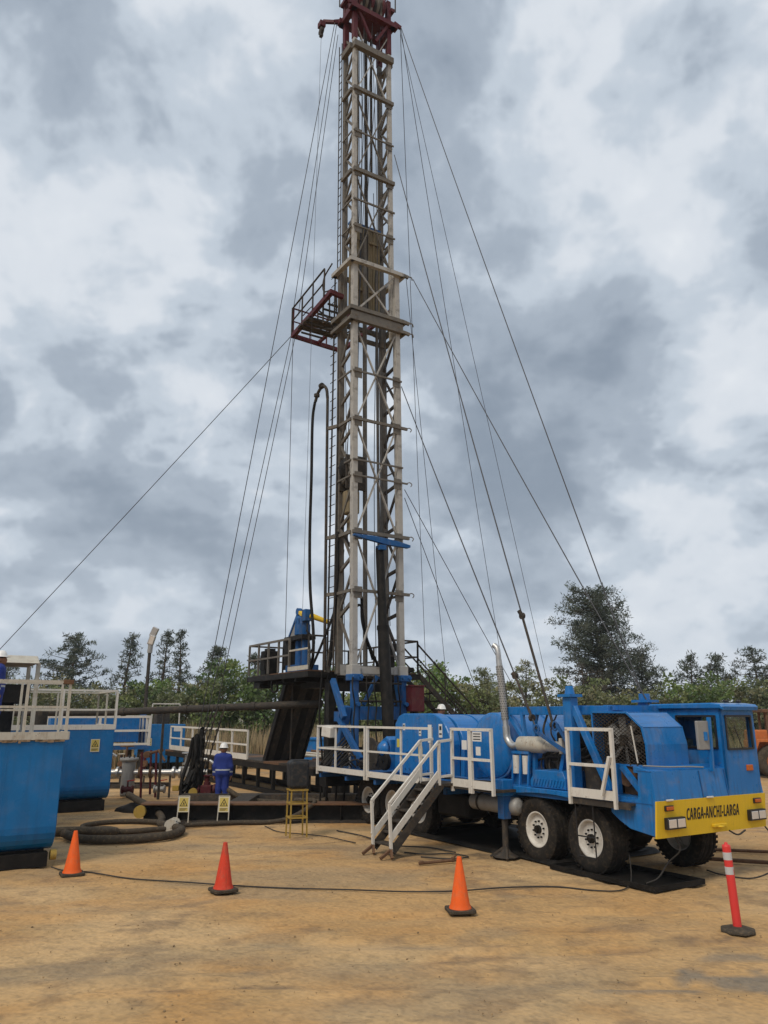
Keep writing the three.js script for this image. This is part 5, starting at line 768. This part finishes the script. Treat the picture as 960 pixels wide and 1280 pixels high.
single('mud_heap', 'small heap of dark wet mud under the suction hose by second tank', 'mud', (() => { const g = new THREE.SphereGeometry(1, 20, 10, 0, 6.29, 0, 1.57), p = g.attributes.position; for (let i = 0; i < p.count; i++) { const k = .75 + .6 * fbm(p.getX(i) * 2 + 5, p.getZ(i) * 2 + 5, 3); p.setXYZ(i, p.getX(i) * .6 * k, p.getY(i) * .25 * k - .02, p.getZ(i) * .4 * k); } g.computeVertexNormals(); return g; })(), M.black_oil, [-6.9, 0, -23.4]);

// ---------------------------------------------------------------- cones, post, signs, stand
function makeCone(label, m, base, turn, s = 1) {
  const t = new Thing('traffic_cone', label, 'cone', base, { turn, group: 'traffic cones across the pad' });
  t.part('cone_body', lathe([[.155 * s, .045], [.152 * s, .06], [.132 * s, .10], [.032 * s, .69], [.028 * s, .70], [.018 * s, .70], [.018 * s, .6]], [0, 0, 0], 'y', 32), m);
  const b = t.part('base', extr(rect(-.19, .19, -.19, .19, .05), 0, .045, .008).rotateX(-Math.PI / 2), M.dusty_rubber); return t;
}
makeCone('orange traffic cone beside the nearest blue tank', M.orange_cone, [-5.28, 0, -14.25], .5);
makeCone('red traffic cone with black base in the left middle of the pad', M.red_cone, [-2.47, 0, -13.0], .55);
makeCone('bright orange traffic cone in front of the truck stair and jack', M.orange_cone, [1.05, 0, -11.72], .15);
{
  const t = new Thing('delineator_post', 'red delineator post with two white bands on round black base', 'post', [4.42, 0, -10.7]);
  t.part('base', lathe([[.001, .06], [.1, .06], [.13, .045], [.20, .035], [.215, .02], [.215, 0]], [0, 0, 0], 'y', 8), M.dusty_rubber);
  const p = t.part('tube', [rod([0, .04, 0], [-.03, .98, -.02], .052, 20), lathe([[.052, 0], [.05, .02], [.02, .03], [.02, .05], [.001, .055]], [-.03, .98, -.02], 'y', 16)], new THREE.MeshStandardMaterial({ name: 'post_red', color: new THREE.Color().setRGB(.62, .035, .03), roughness: .5 }));
  for (const y of [.87, .70]) t.part('reflective_band', rod([-.03 * y, y - .045, -.02 * y], [-.03 * (y + .09), y + .045, -.02 * (y + .09)], .0535, 20), M.reflective_white, p);
}
for (const [x, label, turn] of [[-5.03, 'yellow warning sign on white frame, left one by the hose bundle', .05], [-4.02, 'yellow warning sign on white frame, right one in front of workman', -.06]]) {
  const t = new Thing('warning_sign', label, 'sign', [x, 0, -20.72], { turn, group: 'warning signs before the skid beam' });
  for (const s of [-1, 1]) { t.part('leg', bar([s * .155, .015, .05], [s * .15, .72, -.03], .024), M.dirty_white); t.part('foot', bar([s * .155 - .07, .015, .05], [s * .155 + .07, .015, .05], .024), M.dirty_white); }
  t.part('top_bar', bar([-.16, .72, -.03], [.16, .72, -.03], .024), M.dirty_white); t.part('sign_board', box(0, .5, .0, .29, .4, .012, .003, [-.11, 0, 0]), M.yellow_sticker);
  t.o.scale.setScalar(.9);
  const g = new THREE.PlaneGeometry(.282, .392); g.rotateX(-.11); g.translate(0, .5007, .0072); const me = new THREE.Mesh(g, SIGN); me.name = 'sign_print'; t.o.add(me);
}
{
  const t = new Thing('tool_stand', 'slim yellow four-legged frame stand on the sand left of the stair', 'stand', [-1.95, 0, -18.5], { turn: .35 }), Y = M.stand_yellow;
  for (const [x, z] of [[-.19, .19], [.19, .19], [-.19, -.19], [.19, -.19]]) t.part('leg', bar([x, .01, z], [x * .92, 1.0, z * .92], .03), Y);
  for (const y of [1.0, .72, .42]) t.part('cross_bar', [bar([-.2, y, .19], [.2, y, .19], .03), bar([-.2, y, -.19], [.2, y, -.19], .03), bar([-.19, y, -.2], [-.19, y, .2], .03), bar([.19, y, -.2], [.19, y, .2], .03)], Y);
}
{
  const t = new Thing('wrapped_box', 'dark grey plastic-covered box on top of the yellow stand', 'box', [-1.95, 1.015, -18.5], { turn: .35 });
  const g = new RoundedBoxGeometry(.46, .60, .42, 4, .08), p = g.attributes.position; for (let i = 0; i < p.count; i++) { const x = p.getX(i), y = p.getY(i), z = p.getZ(i), k = 1 - .10 * Math.pow(clamp((-y + .05) / .35), 2) + .03 * (fbm(x * 6 + 3 + z * 4, y * 5 + 3, 3) - .5); p.setXYZ(i, x * k, y + .31, z * k); } g.computeVertexNormals();
  t.part('cover', g, M.grey_cover); t.part('cap_strip', box(.03, .61, 0, .36, .03, .32, .01), M.grey_cover);
}
// cables and a rod on the sand
const lay = (pts, r) => tube(pts.map(([x, z, h]) => [x, h ?? r + .002, z]), r, 140, 6);
single('ground_cable', 'thin dark cable strung along the sand from cone to cone', 'cable', lay([[-5.9, -14.9], [-5.5, -14.55], [-5.1, -14.45], [-4.2, -13.9], [-3.2, -13.6], [-2.4, -13.35], [-1.5, -13.15], [-.6, -13.05], [.4, -12.9], [1.1, -12.95], [1.9, -13.2], [2.7, -13.25], [3.2, -13.0], [3.55, -12.95], [3.85, -13.3], [4.05, -13.8, .1], [4.1, -14.0, .35]], .011), M.cable, [0, 0, 0]);
single('ground_cable', 'dark cable drooping from bumper corner to the sand on the right', 'cable', lay([[6.65, -14.5, .74], [6.7, -14.2, .5], [6.5, -13.9, .2], [6.1, -13.9, .02], [5.7, -14.2], [5.6, -14.6]], .013), M.cable, [0, 0, 0]);
single('ground_pipe', 'dark pipe lying on the sand right of the truck nose', 'pipe', lay([[6.0, -15.5, .05], [7.2, -15.0, .05], [8.6, -14.6, .05]], .035), M.rusty, [0, 0, 0]);
single('ground_pipe', 'second dark pipe lying behind the first on the far right', 'pipe', lay([[6.4, -16.6, .04], [8.0, -16.2, .04], [9.6, -15.9, .04]], .03), M.rusty, [0, 0, 0]);
single('ground_cable', 'black cable wandering on the sand under the yellow stand', 'cable', lay([[-2.9, -20.2], [-2.4, -19.2], [-1.9, -18.9], [-1.3, -18.5], [-.9, -18.0], [-.6, -17.6]], .011), M.cable, [0, 0, 0]);
single('ground_cable', 'black cable on the sand behind the foot of the stair', 'cable', lay([[-1.1, -19.4], [-.5, -18.6], [.0, -17.6], [.3, -17.2], [.9, -17.0], [1.4, -16.4]], .014), M.cable, [0, 0, 0]);
single('ground_cable', 'coiled black cable lying right of the foot of the stair', 'cable', lay([[.4, -16.4], [.8, -16.2], [1.3, -16.25], [1.6, -15.9], [1.2, -15.7], [.7, -15.9]], .014), M.cable, [0, 0, 0]);
{ const t = new Thing('tie_rod', 'short rusty rod with clamp lying on sand behind the bright cone', 'rod', [1.15, 0, -15.3], { turn: .25 }); t.part('rod', [rod([-.55, .035, .05], [.3, .05, -.05], .028, 8)], M.rusty); t.part('clamp', [box(.12, .06, -.03, .07, .09, .06, .02), box(-.5, .045, .05, .09, .06, .06, .02), bar([.12, .08, -.03], [.2, .13, -.05], .025)], M.rusty); }
// lamp pole
{
  const t = new Thing('lamp_pole', 'slim dark lamp pole with tilted silver floodlight beyond the far tank', 'lamp post', [-11.95, 0, -40]);
  t.part('pole', rod([0, .01, 0], [.03, 6.0, 0], .10, 12, .085), M.dark_steel); t.part('collar', rod([.03, 5.7, 0], [.05, 6.15, 0], .13, 12), M.grey_metal);
  t.part('floodlight', [box(.1, 6.35, .05, .3, .5, .22, .03, [.1, 0, -.3]), box(.2, 6.75, .05, .32, .5, .2, .03, [.1, 0, -.42])], M.silver); t.part('lens', [box(.12, 6.34, .17, .22, .4, .02, 0, [.1, 0, -.3])], M.lamp_lens);
}
// wheel loader at the right edge
{
  const t = new Thing('wheel_loader', 'old orange wheel loader parked at the right edge behind the truck', 'loader', [17.6, 0, -36.2], { turn: -.12 }), Or = M.loader_orange;
  for (const [x, z] of [[-.55, .85], [2.4, .85], [-.55, -.85], [2.4, -.85]]) { const q = t.grp('wheel'); t.part('tyre', lathe([[.34, -.2], [.5, -.24], [.62, -.22], [.69, -.14], [.69, .14], [.62, .22], [.5, .24], [.34, .2]], [x, .69, z], 'z', 30), M.dusty_rubber, q); t.part('rim', lathe([[.36, .16], [.33, .2], [.28, .1], [.12, .12], [.1, .2], [.001, .2]].map(([r, d]) => [r, d * Math.sign(z)]), [x, .69, z], 'z', 24), Or, q); }
  t.part('rear_frame', [span(-1.3, .7, .75, 1.55, -.55, .55, .05), span(-1.25, .3, 1.5, 2.0, -.5, .5, .08)], Or); t.part('front_frame', span(.7, 3.0, .7, 1.3, -.5, .5, .05), Or); t.part('fender', [extr([[-1.25, 1.2], [-1.2, 1.62], [.2, 1.62], [.3, 1.3], [.2, 1.5], [-1.1, 1.5]], .58, 1.08, .01)], Or);
  t.part('cab_post', [[-.5, .5], [.9, .5], [-.5, -.5], [.9, -.5]].map(([x, z]) => bar([x, 1.5, z], [x, 2.75, z], .09)), M.rusty); t.part('cab_roof', [span(-.7, 1.1, 2.75, 2.9, -.65, .65, .03)], M.rusty); t.part('seat', [span(-.1, .4, 1.6, 1.75, -.25, .25, .03), span(-.15, -.05, 1.7, 2.3, -.25, .25, .03)], M.black_trim);
  t.part('exhaust', rod([-.3, 2.0, -.3], [-.3, 2.9, -.3], .05, 10), M.rusty); t.part('lift_arm', [bar([1.2, 1.7, .4], [3.6, .9, .4], .25, .12), bar([1.2, 1.7, -.4], [3.6, .9, -.4], .25, .12)], Or); t.part('bucket', [extr([[3.5, .2], [4.5, .1], [4.6, .2], [3.8, .5], [3.9, 1.3], [3.6, 1.2]], -1.2, 1.2, .02)], Or);
}

// ---------------------------------------------------------------- people
function capsuleField(bones, lo, hi, res, blend) {                 // bones: [ax,ay,az,ra, bx,by,bz,rb]
  const mc = new MarchingCubes(res, new THREE.MeshBasicMaterial(), false, false, 90000); mc.isolation = 0;
  const half = res / 2, c = lo.map((v, i) => (v + hi[i]) / 2), e = Math.max(...lo.map((v, i) => (hi[i] - v) / 2)) * 1.02;
  for (let k = 0; k < res; k++) for (let j = 0; j < res; j++) for (let i = 0; i < res; i++) {
    const x = c[0] + (i - half) / half * e, y = c[1] + (j - half) / half * e, z = c[2] + (k - half) / half * e; let acc = 0, best = 1e9;
    for (const b of bones) { const dx = b[4] - b[0], dy = b[5] - b[1], dz = b[6] - b[2], l2 = dx * dx + dy * dy + dz * dz || 1e-9; let f = ((x - b[0]) * dx + (y - b[1]) * dy + (z - b[2]) * dz) / l2; f = f < 0 ? 0 : f > 1 ? 1 : f; const d = Math.hypot(x - b[0] - dx * f, y - b[1] - dy * f, z - b[2] - dz * f) - (b[3] + (b[7] - b[3]) * f); if (d < best) best = d; acc += Math.exp(-Math.min(60, Math.max(-60, d / blend))); }
    mc.field[i + j * res + k * res * res] = -(best > .2 ? best : -blend * Math.log(Math.max(acc, 1e-30)));
  }
  mc.update(); const n = mc.count ?? mc.geometry.drawRange.count, g = new THREE.BufferGeometry(), p = new Float32Array(mc.positionArray.slice(0, n * 3)), nn = new Float32Array(mc.normalArray.slice(0, n * 3));
  for (let i = 0; i < n; i++) { p[i * 3] = c[0] + p[i * 3] * e; p[i * 3 + 1] = c[1] + p[i * 3 + 1] * e; p[i * 3 + 2] = c[2] + p[i * 3 + 2] * e; }
  g.setAttribute('position', new THREE.BufferAttribute(p, 3)); g.setAttribute('normal', new THREE.BufferAttribute(nn, 3)); return g;
}
function hand(s, wrist) {                                          // hanging, slightly curled, palm to the thigh
  const b = [], [x, y, z] = wrist; b.push([x, y, z, .028, x + s * .004, y - .05, z, .032], [x, y - .04, z - .022, .02, x, y - .09, z - .026, .016], [x, y - .04, z + .022, .02, x, y - .085, z + .024, .015]);
  [[-.034, .072], [-.012, .082], [.012, .078], [.033, .062]].forEach(([dz, L]) => { const a = [x, y - .088, z + dz], m = [x - s * .008, a[1] - L * .5, a[2] - .006], e = [x - s * .03, a[1] - L * .92, a[2] - .01]; b.push([...a, .0105, ...m, .0098], [...m, .0098, ...e, .0085]); });
  b.push([x - s * .004, y - .025, z - .03, .014, x - s * .018, y - .065, z - .058, .0115], [x - s * .018, y - .065, z - .058, .0115, x - s * .026, y - .1, z - .056, .0095]);
  return capsuleField(b, [x - .1, y - .2, z - .11], [x + .1, y + .05, z + .11], 52, .006);
}
function makePerson(label, base, turn, o = {}) {                   // faces -z in its own frame
  const t = new Thing('person', label, 'person', base, { turn }), bones = [], A = o.arms ?? 0, B = (a, ra, b, rb) => bones.push([...a, ra, ...b, rb]);
  for (const s of [-1, 1]) {
    B([s * .095, .93, 0], .112, [s * .105, .50, -.015], .085); B([s * .105, .50, -.015], .083, [s * .11, .10, .015], .076); B([s * .11, .07, .03], .05, [s * .125, .045, -.12], .042); B([s * .11, .05, .05], .05, [s * .115, .04, -.04], .045);
    B([s * .175, 1.40, .01], .085, [s * .235, 1.13, .02], .07); B([s * .235, 1.13, .02], .068, [s * .25, .90, -.02 - A * .1], .052); B([s * .06, 1.42, .01], .085, [s * .16, 1.41, .01], .08);
    B([s * .075, 1.0, .01], .125, [s * .075, 1.12, 0], .12); B([s * .08, 1.12, 0], .12, [s * .09, 1.36, .01], .115); B([s * .08, .95, .02], .12, [s * .08, 1.0, .02], .12);
  }
  B([0, .98, .0], .12, [0, 1.38, .01], .12); B([0, 1.42, .015], .075, [0, 1.5, .0], .06);
  const body = capsuleField(bones, [-.4, -.02, -.4], [.4, 1.62, .4], 88, .022);
  const head = capsuleField([[0, 1.46, .005, .055, 0, 1.54, 0, .058], [0, 1.62, .012, .092, 0, 1.66, .01, .094], [0, 1.56, -.03, .062, 0, 1.60, -.035, .07], [0, 1.545, -.062, .03, 0, 1.555, -.06, .032], [0, 1.605, -.1, .013, 0, 1.63, -.095, .010], [-.09, 1.6, .01, .014, -.096, 1.63, .018, .016], [.09, 1.6, .01, .014, .096, 1.63, .018, .016], [-.018, 1.565, -.088, .009, .018, 1.565, -.088, .009]], [-.14, 1.42, -.14], [.14, 1.78, .14], 56, .014);
  const parts = [body, head, hand(1, [.25, .885, -.025 - A * .1]), hand(-1, [-.25, .885, -.025 - A * .1])], cols = [];
  const blue = [.012, .03, .19], band = [.42, .44, .44], boot = [.018, .015, .012], skin = [.23, .11, .062], lips = [.2, .06, .05], eye = [.02, .012, .01];
  parts.forEach((g, gi) => { const p = g.attributes.position, c = new Float32Array(p.count * 3); for (let i = 0; i < p.count; i++) { const x = p.getX(i), y = p.getY(i), z = p.getZ(i); let k = gi === 0 ? blue : skin; if (gi === 0) { const tor = Math.abs(x) < .21; if (tor && y > 1.015 && y < 1.055) k = band; else if (!tor && y > .965 && y < 1.005) k = band; else if (y > .2 && y < .24) k = band; else if (y < .115) k = boot; } else if (gi === 1) { if (z < -.075 && Math.hypot(Math.abs(x) - .034, y - 1.632) < .011) k = eye; else if (z < -.09 && Math.abs(y - 1.566) < .007 && Math.abs(x) < .024) k = lips; else if (y > 1.64 && z > -.05) k = boot; } const v = gi === 0 && k === blue ? .85 + .3 * fbm(x * 9 + 20, y * 9 + z * 7 + 20, 3) : 1; c.set([k[0] * v, k[1] * v, k[2] * v], i * 3); } g.setAttribute('color', new THREE.BufferAttribute(c, 3)); });
  const g = mergeGeometries(parts); const me = new THREE.Mesh(g, new THREE.MeshStandardMaterial({ name: 'coverall', vertexColors: true, roughness: .9 })); me.name = 'body'; me.castShadow = me.receiveShadow = true; t.o.add(me);
  t.part('helmet', [lathe([[.001, .135], [.05, .128], [.09, .1], [.118, .045], [.124, 0], [.145, -.008], [.147, -.016], [.12, -.012], [.1, .02], [.001, .1]], [0, 1.685, .005], 'y', 24), box(0, 1.683, -.14, .15, .012, .07, .005), ...[-.035, .035].map((x) => bar([x, 1.8, -.06], [x, 1.8, .07], .014, .012, 0))], M.helmet_white);
  t.part('collar', [lathe([[.078, 0], [.085, .02], [.078, .055], [.07, .05]], [0, 1.455, .01], 'y', 18)], new THREE.MeshStandardMaterial({ name: 'collar_cloth', color: new THREE.Color().setRGB(.012, .03, .19), roughness: .9 }));
  return t;
}
makePerson('person in blue coverall and white helmet standing behind the skid beam, back turned', [-4.86, 0, -24.6], .12);
makePerson('person in blue with white helmet on the nearest tank at the left edge', [-8.52, 2.2, -17.55], -1.2);
makePerson('person behind the drawworks of whom only a white helmet shows', toWorld([-8.6, 1.12, -1.85]), 2.2);
single('side_step', 'steel side step behind the truck that carries the hidden person', 'step', [span(-9.2, -8.1, 1.05, 1.11, -2.2, -1.4), ...[[-9.1, -2.1], [-8.2, -2.1], [-9.1, -1.5], [-8.2, -1.5]].map(([x, z]) => span(x - .04, x + .04, 0, 1.05, z - .04, z + .04))], M.dark_steel, [-8.6, 0, -1.8], { rig: true });

// ---------------------------------------------------------------- vegetation
const leafMat = new THREE.MeshPhysicalMaterial({ name: 'foliage', vertexColors: true, roughness: .9, transmission: .4, thickness: 0 });
function leafCloud(clumps, r, o) {                                   // many small leaf faces in clumps: [x, y, z, radius, tone]
  const pos = [], col = [], nor = [], v = new THREE.Vector3(), a = new THREE.Vector3(), b = new THREE.Vector3();
  for (const [cx, cy, cz, R, tone] of clumps) {
    const n = Math.round(o.per * (.6 + .8 * r())), hue = o.tones[Math.floor(r() * o.tones.length)];
    for (let k = 0; k < n; k++) {
      v.set(r() - .5, (r() - .5) * .75, r() - .5).normalize().multiplyScalar(R * Math.pow(r(), .45)); v.y *= o.flat ?? .9;
      const x = cx + v.x, y = cy + v.y, z = cz + v.z; a.set(r() - .5, r() - .35, r() - .5).normalize(); b.set(r() - .5, r() - .5, r() - .5).cross(a).normalize();
      const L = o.leaf * (.6 + .8 * r()), w = L * o.aspect, q = tone * (.75 + .5 * r());
      const P = [[x - b.x * w * .5, y - b.y * w * .5, z - b.z * w * .5], [x + a.x * L * .5 + b.x * w * .5, y + a.y * L * .5 + b.y * w * .5, z + a.z * L * .5 + b.z * w * .5], [x + a.x * L, y + a.y * L, z + a.z * L], [x + a.x * L * .5 - b.x * w, y + a.y * L * .5 - b.y * w, z + a.z * L * .5 - b.z * w]];
      const nn = b.clone().cross(a); for (const i of [0, 1, 2, 0, 2, 3]) { pos.push(...P[i]); nor.push(nn.x, nn.y, nn.z); col.push(hue[0] * q, hue[1] * q, hue[2] * q); }
    }
  }
  const g = new THREE.BufferGeometry(); g.setAttribute('position', new THREE.BufferAttribute(new Float32Array(pos), 3)); g.setAttribute('normal', new THREE.BufferAttribute(new Float32Array(nor), 3)); g.setAttribute('color', new THREE.BufferAttribute(new Float32Array(col), 3)); return g;
}
function addLeaves(t, g) { const me = new THREE.Mesh(g, leafMat); me.name = 'crown'; me.castShadow = me.receiveShadow = true; t.o.add(me); return me; }
const PINE = [[.05, .072, .042], [.062, .082, .046], [.042, .062, .04], [.075, .083, .052]], BROAD = [[.11, .18, .035], [.14, .195, .042], [.085, .15, .036], [.17, .20, .06]], OLIVE = [[.15, .175, .062], [.185, .195, .075], [.12, .15, .055], [.205, .195, .09]];
function tree(label, base, o) {
  const r = rngOf(o.seed), t = new Thing(o.name ?? 'pine_tree', label, 'tree', base, { group: o.group ?? 'trees beyond the pad' }), H = o.h, w = o.w, trunk = [], clumps = [], lean = [(r() - .5) * .06 * H, (r() - .5) * .06 * H];
  const axis = (f) => [lean[0] * f * f + .12 * Math.sin(f * 5 + o.seed), f * H, lean[1] * f * f];
  for (let k = 0; k < 7; k++) { const a = axis(k / 7), b = axis((k + 1) / 7), r0 = o.trunk * (1 - k / 7.4); trunk.push(rod(a, b, r0, 8, o.trunk * (1 - (k + 1) / 7.4))); }
  for (let k = 0; k < o.limbs; k++) {
    const f = o.low + (1 - o.low) * Math.pow((k + r() * .8) / o.limbs, .9); if (f > .99) continue; const p = axis(f), ang = k * 2.4 + r() * .9, prof = o.shape(Math.min(1, (f - o.low) / (1 - o.low))), L = w * prof * (.55 + .6 * r()), rise = o.rise * L * (.4 + r());
    const q = [p[0] + Math.cos(ang) * L, p[1] + rise, p[2] + Math.sin(ang) * L]; trunk.push(rod(p, q, Math.max(.02, o.trunk * .32 * (1 - f * .7)), 5, .012));
    const m = Math.max(2, Math.round(L / o.gap)); for (let j = 1; j <= m; j++) { const g = j / m; if (r() < o.bare) continue; clumps.push([mix(p[0], q[0], g) + (r() - .5) * .3, mix(p[1], q[1], g) + (r() - .3) * .35, mix(p[2], q[2], g) + (r() - .5) * .3, o.clump * (.55 + .6 * r()) * (.7 + .3 * g), .7 + .6 * r()]); }
  }
  const top = axis(1); clumps.push([top[0], top[1] - .1, top[2], o.clump * .7, 1]);
  t.part('trunk', trunk, M.bark); addLeaves(t, leafCloud(clumps, r, { per: o.per, leaf: o.leaf, aspect: o.aspect, tones: o.tones, flat: o.flat })); return t;
}
const pine = (label, x, z, h, w, seed, e = {}) => tree(label, [x, 0, z], { seed, h, w, trunk: .16 + h * .009, limbs: 38, low: .2, rise: .22, shape: (f) => Math.sin(Math.PI * Math.pow(f * .86 + .14, .8)) * .9 + .12, gap: .42, bare: .14, clump: .42, per: 38, leaf: .26, aspect: .15, flat: .55, tones: PINE, ...e });
const tall = (f) => .35 + .75 * Math.sin(Math.PI * clamp(f * .9 + .08)), cone = (f) => 1.05 * (1 - f) + .12;
pine('dense dark tree behind the second tank, widest of the left ones', -23.6, -60, 8.7, 3.0, 1, { limbs: 60, per: 40, bare: .08 });
pine('small dark pine peeping over the white canopy at the far left', -31.5, -66, 6.9, 1.9, 2, { limbs: 30 });
pine('open pine left of the lamp pole', -19.6, -60, 8.5, 2.0, 3, { shape: cone, limbs: 44, low: .18, bare: .22 });
pine('tall feathery pine just right of the lamp pole', -17.2, -61, 8.9, 1.6, 4, { shape: cone, limbs: 44, bare: .2 });
pine('feathery pine, second to the right of the lamp pole', -15.6, -60, 8.7, 1.5, 5, { shape: cone, limbs: 40, bare: .22 });
pine('dark round pine above the catwalk rail, left of the drill floor', -12.2, -58, 7.4, 2.2, 6, { limbs: 56, per: 38, bare: .1 });
pine('short dark pine just left of the drill floor', -10.3, -62, 7.3, 1.5, 16, { limbs: 40 });
pine('tallest tree, big dark pine with bare lower twigs behind the truck', 16.4, -59, 11.9, 3.2, 7, { limbs: 96, per: 62, shape: tall, low: .24, trunk: .3, clump: .6, gap: .45, bare: .06, flat: .8 });
pine('brown half-dead low tree left of the tallest pine', 14.2, -57, 6.2, 2.6, 17, { limbs: 40, bare: .45, per: 18, tones: [[.075, .055, .035], [.06, .05, .034]] });
pine('dark pine right of the tallest pine', 20.0, -61, 7.2, 2.4, 8, { limbs: 56, per: 38 });
pine('dark pine, left one of the pair above the cab', 23.3, -60, 7.0, 1.6, 9, { limbs: 44 });
pine('dark pine, right one of the pair above the cab', 25.3, -60.5, 7.0, 1.7, 10, { limbs: 44 });
pine('flat-topped pine at the right edge', 28.1, -60, 7.5, 2.2, 11, { low: .45, limbs: 34, bare: .22, rise: .1 });
pine('thin pine cut by the right edge of the picture', 30.6, -61, 7.2, 1.9, 12, { low: .4, limbs: 34, bare: .25 });
pine('dark tree between the mast and the exhaust stack', 4.0, -60, 6.2, 2.0, 13, { limbs: 46 });
pine('dark low tree left of the exhaust stack', 7.6, -61, 5.9, 2.2, 14, { limbs: 46, tones: OLIVE });
pine('thin half-bare tree right of the exhaust stack', 10.8, -60, 6.6, 1.8, 15, { bare: .4, limbs: 40, tones: OLIVE });
// broadleaf thicket, each tall bush that can be told apart
const bush = (label, x, z, h, w, seed, tones = BROAD) => tree(label, [x, 0, z], { name: 'broadleaf_tree', seed, h: h * (.78 + .3 * ((seed * 37 % 10) / 10)), w, trunk: .1, limbs: 40, low: .15, rise: .5, shape: (f) => .45 + .7 * Math.sin(Math.PI * clamp(f * .85 + .1)), gap: .55, bare: .2, clump: .6, per: 46, leaf: .19, aspect: .55, tones, group: 'leafy thicket trees' });
bush('bright green leafy tree left of the drill floor', -9.4, -47, 5.4, 1.9, 51); bush('bright green leafy tree behind the pipe slide', -6.8, -46.5, 4.8, 2.1, 52); bush('green leafy tree behind the catwalk rail', -12.0, -49, 4.6, 2.2, 53, OLIVE); bush('green tree seen under the drill floor, right of slide', -3.2, -47, 4.6, 2.0, 54); bush('green tree seen through the mast cradle', -.4, -46, 5.0, 2.2, 55);
bush('green leafy tree behind the lamp pole', -17.4, -51, 4.4, 2.4, 56, OLIVE); bush('green leafy tree behind the far blue tank', -14.6, -50, 3.9, 2.0, 57); bush('olive tree at left behind the tank railing', -22.5, -52, 3.8, 2.6, 58, OLIVE);
bush('olive thicket tree left of the tallest pine', 11.8, -50, 4.2, 2.4, 59, OLIVE); bush('olive thicket tree below the tallest pine', 15.2, -50, 3.9, 2.6, 60, OLIVE); bush('green thicket tree behind the cab', 19.6, -51, 3.9, 2.6, 61); bush('green thicket tree at right behind the loader', 24.4, -52, 4.2, 2.6, 62, OLIVE); bush('yellowish thicket tree by the exhaust stack', 6.6, -49, 4.6, 2.5, 63, OLIVE); bush('green thicket tree above the drawworks housing', 3.2, -48, 4.8, 2.3, 64);
{ // low scrub that reads as one mass, and dry reeds
  const r = rngOf(91), cl = []; for (let k = 0; k < 620; k++) { const x = -48 + 96 * r(), z = -52 - 14 * r() - (x > 8 ? 2 : 0), h = (x > 2 ? 1.0 + 2.6 * fbm(x * .3 + 4, z * .1, 3) : 1.2 + 2.4 * fbm(x * .3 + 4, z * .1, 3)) * Math.pow(r(), .5); cl.push([x, Math.max(.3, h), z, .75, .7 + .6 * r()]); }
  const g = leafCloud(cl, r, { per: 95, leaf: .21, aspect: .5, tones: [...OLIVE, ...BROAD, [.10, .085, .045]] }), me = new THREE.Mesh(g, leafMat); me.name = 'scrub'; me.castShadow = me.receiveShadow = true; me.userData = { kind: 'stuff', label: 'band of mixed green scrub along the edge of the pad', category: 'scrub' }; scene.add(me);
  const cl2 = []; for (let k = 0; k < 420; k++) { const x = -90 + 180 * r(), z = -72 - 26 * r(); cl2.push([x, (.5 + 2.6 * Math.pow(r(), .8)) * (.75 + .5 * fbm(x * .1 + 9, 3, 3)), z, 1.2, .6 + .5 * r()]); }
  const m2 = new THREE.Mesh(leafCloud(cl2, r, { per: 80, leaf: .42, aspect: .4, tones: [...PINE, ...OLIVE] }), leafMat); m2.name = 'far_wood'; m2.userData = { kind: 'stuff', label: 'far-off dark wood closing the horizon', category: 'wood' }; m2.castShadow = true; scene.add(m2);
  const blade = new THREE.BufferGeometry(); blade.setAttribute('position', new THREE.BufferAttribute(new Float32Array([-.02, 0, 0, .02, 0, 0, .012, .6, .03, -.02, 0, 0, .012, .6, .03, -.012, .6, .03, -.012, .6, .03, .012, .6, .03, .03, 1, .10]), 3)); blade.computeVertexNormals();
  const N = 26000, im = new THREE.InstancedMesh(blade, new THREE.MeshPhysicalMaterial({ name: 'reed', roughness: .9, transmission: .15 }), N), mx = new THREE.Matrix4(), q = new THREE.Quaternion(), c = new THREE.Color();
  for (let k = 0; k < N; k++) { const x = -34 + 60 * r(), z = -41.5 - 4.5 * Math.pow(r(), .8) - (x > 2 ? 5 : 0), h = (1.1 + 1.5 * fbm(x * .5, z * .5 + 40, 3)) * (.55 + .6 * r()) * (x > 4 ? .7 : 1); q.setFromEuler(new THREE.Euler((r() - .5) * .5, r() * 6.28, (r() - .5) * .5)); im.setMatrixAt(k, mx.compose(new THREE.Vector3(x, 0, z), q, new THREE.Vector3(1.3, h, 1.3))); const s = .6 + .6 * r(); im.setColorAt(k, r() < .1 ? c.setRGB(.09 * s, .11 * s, .04 * s) : c.setRGB(.42 * s, .32 * s, .18 * s)); }
  im.name = 'dry_reeds'; im.castShadow = im.receiveShadow = true; im.userData = { kind: 'stuff', label: 'tall dry straw-coloured reeds along the edge of the pad', category: 'reeds' }; scene.add(im);
}
scene.fog = new THREE.FogExp2(new THREE.Color().setRGB(.66, .69, .72), .0004);
renderer.render(scene, camera);
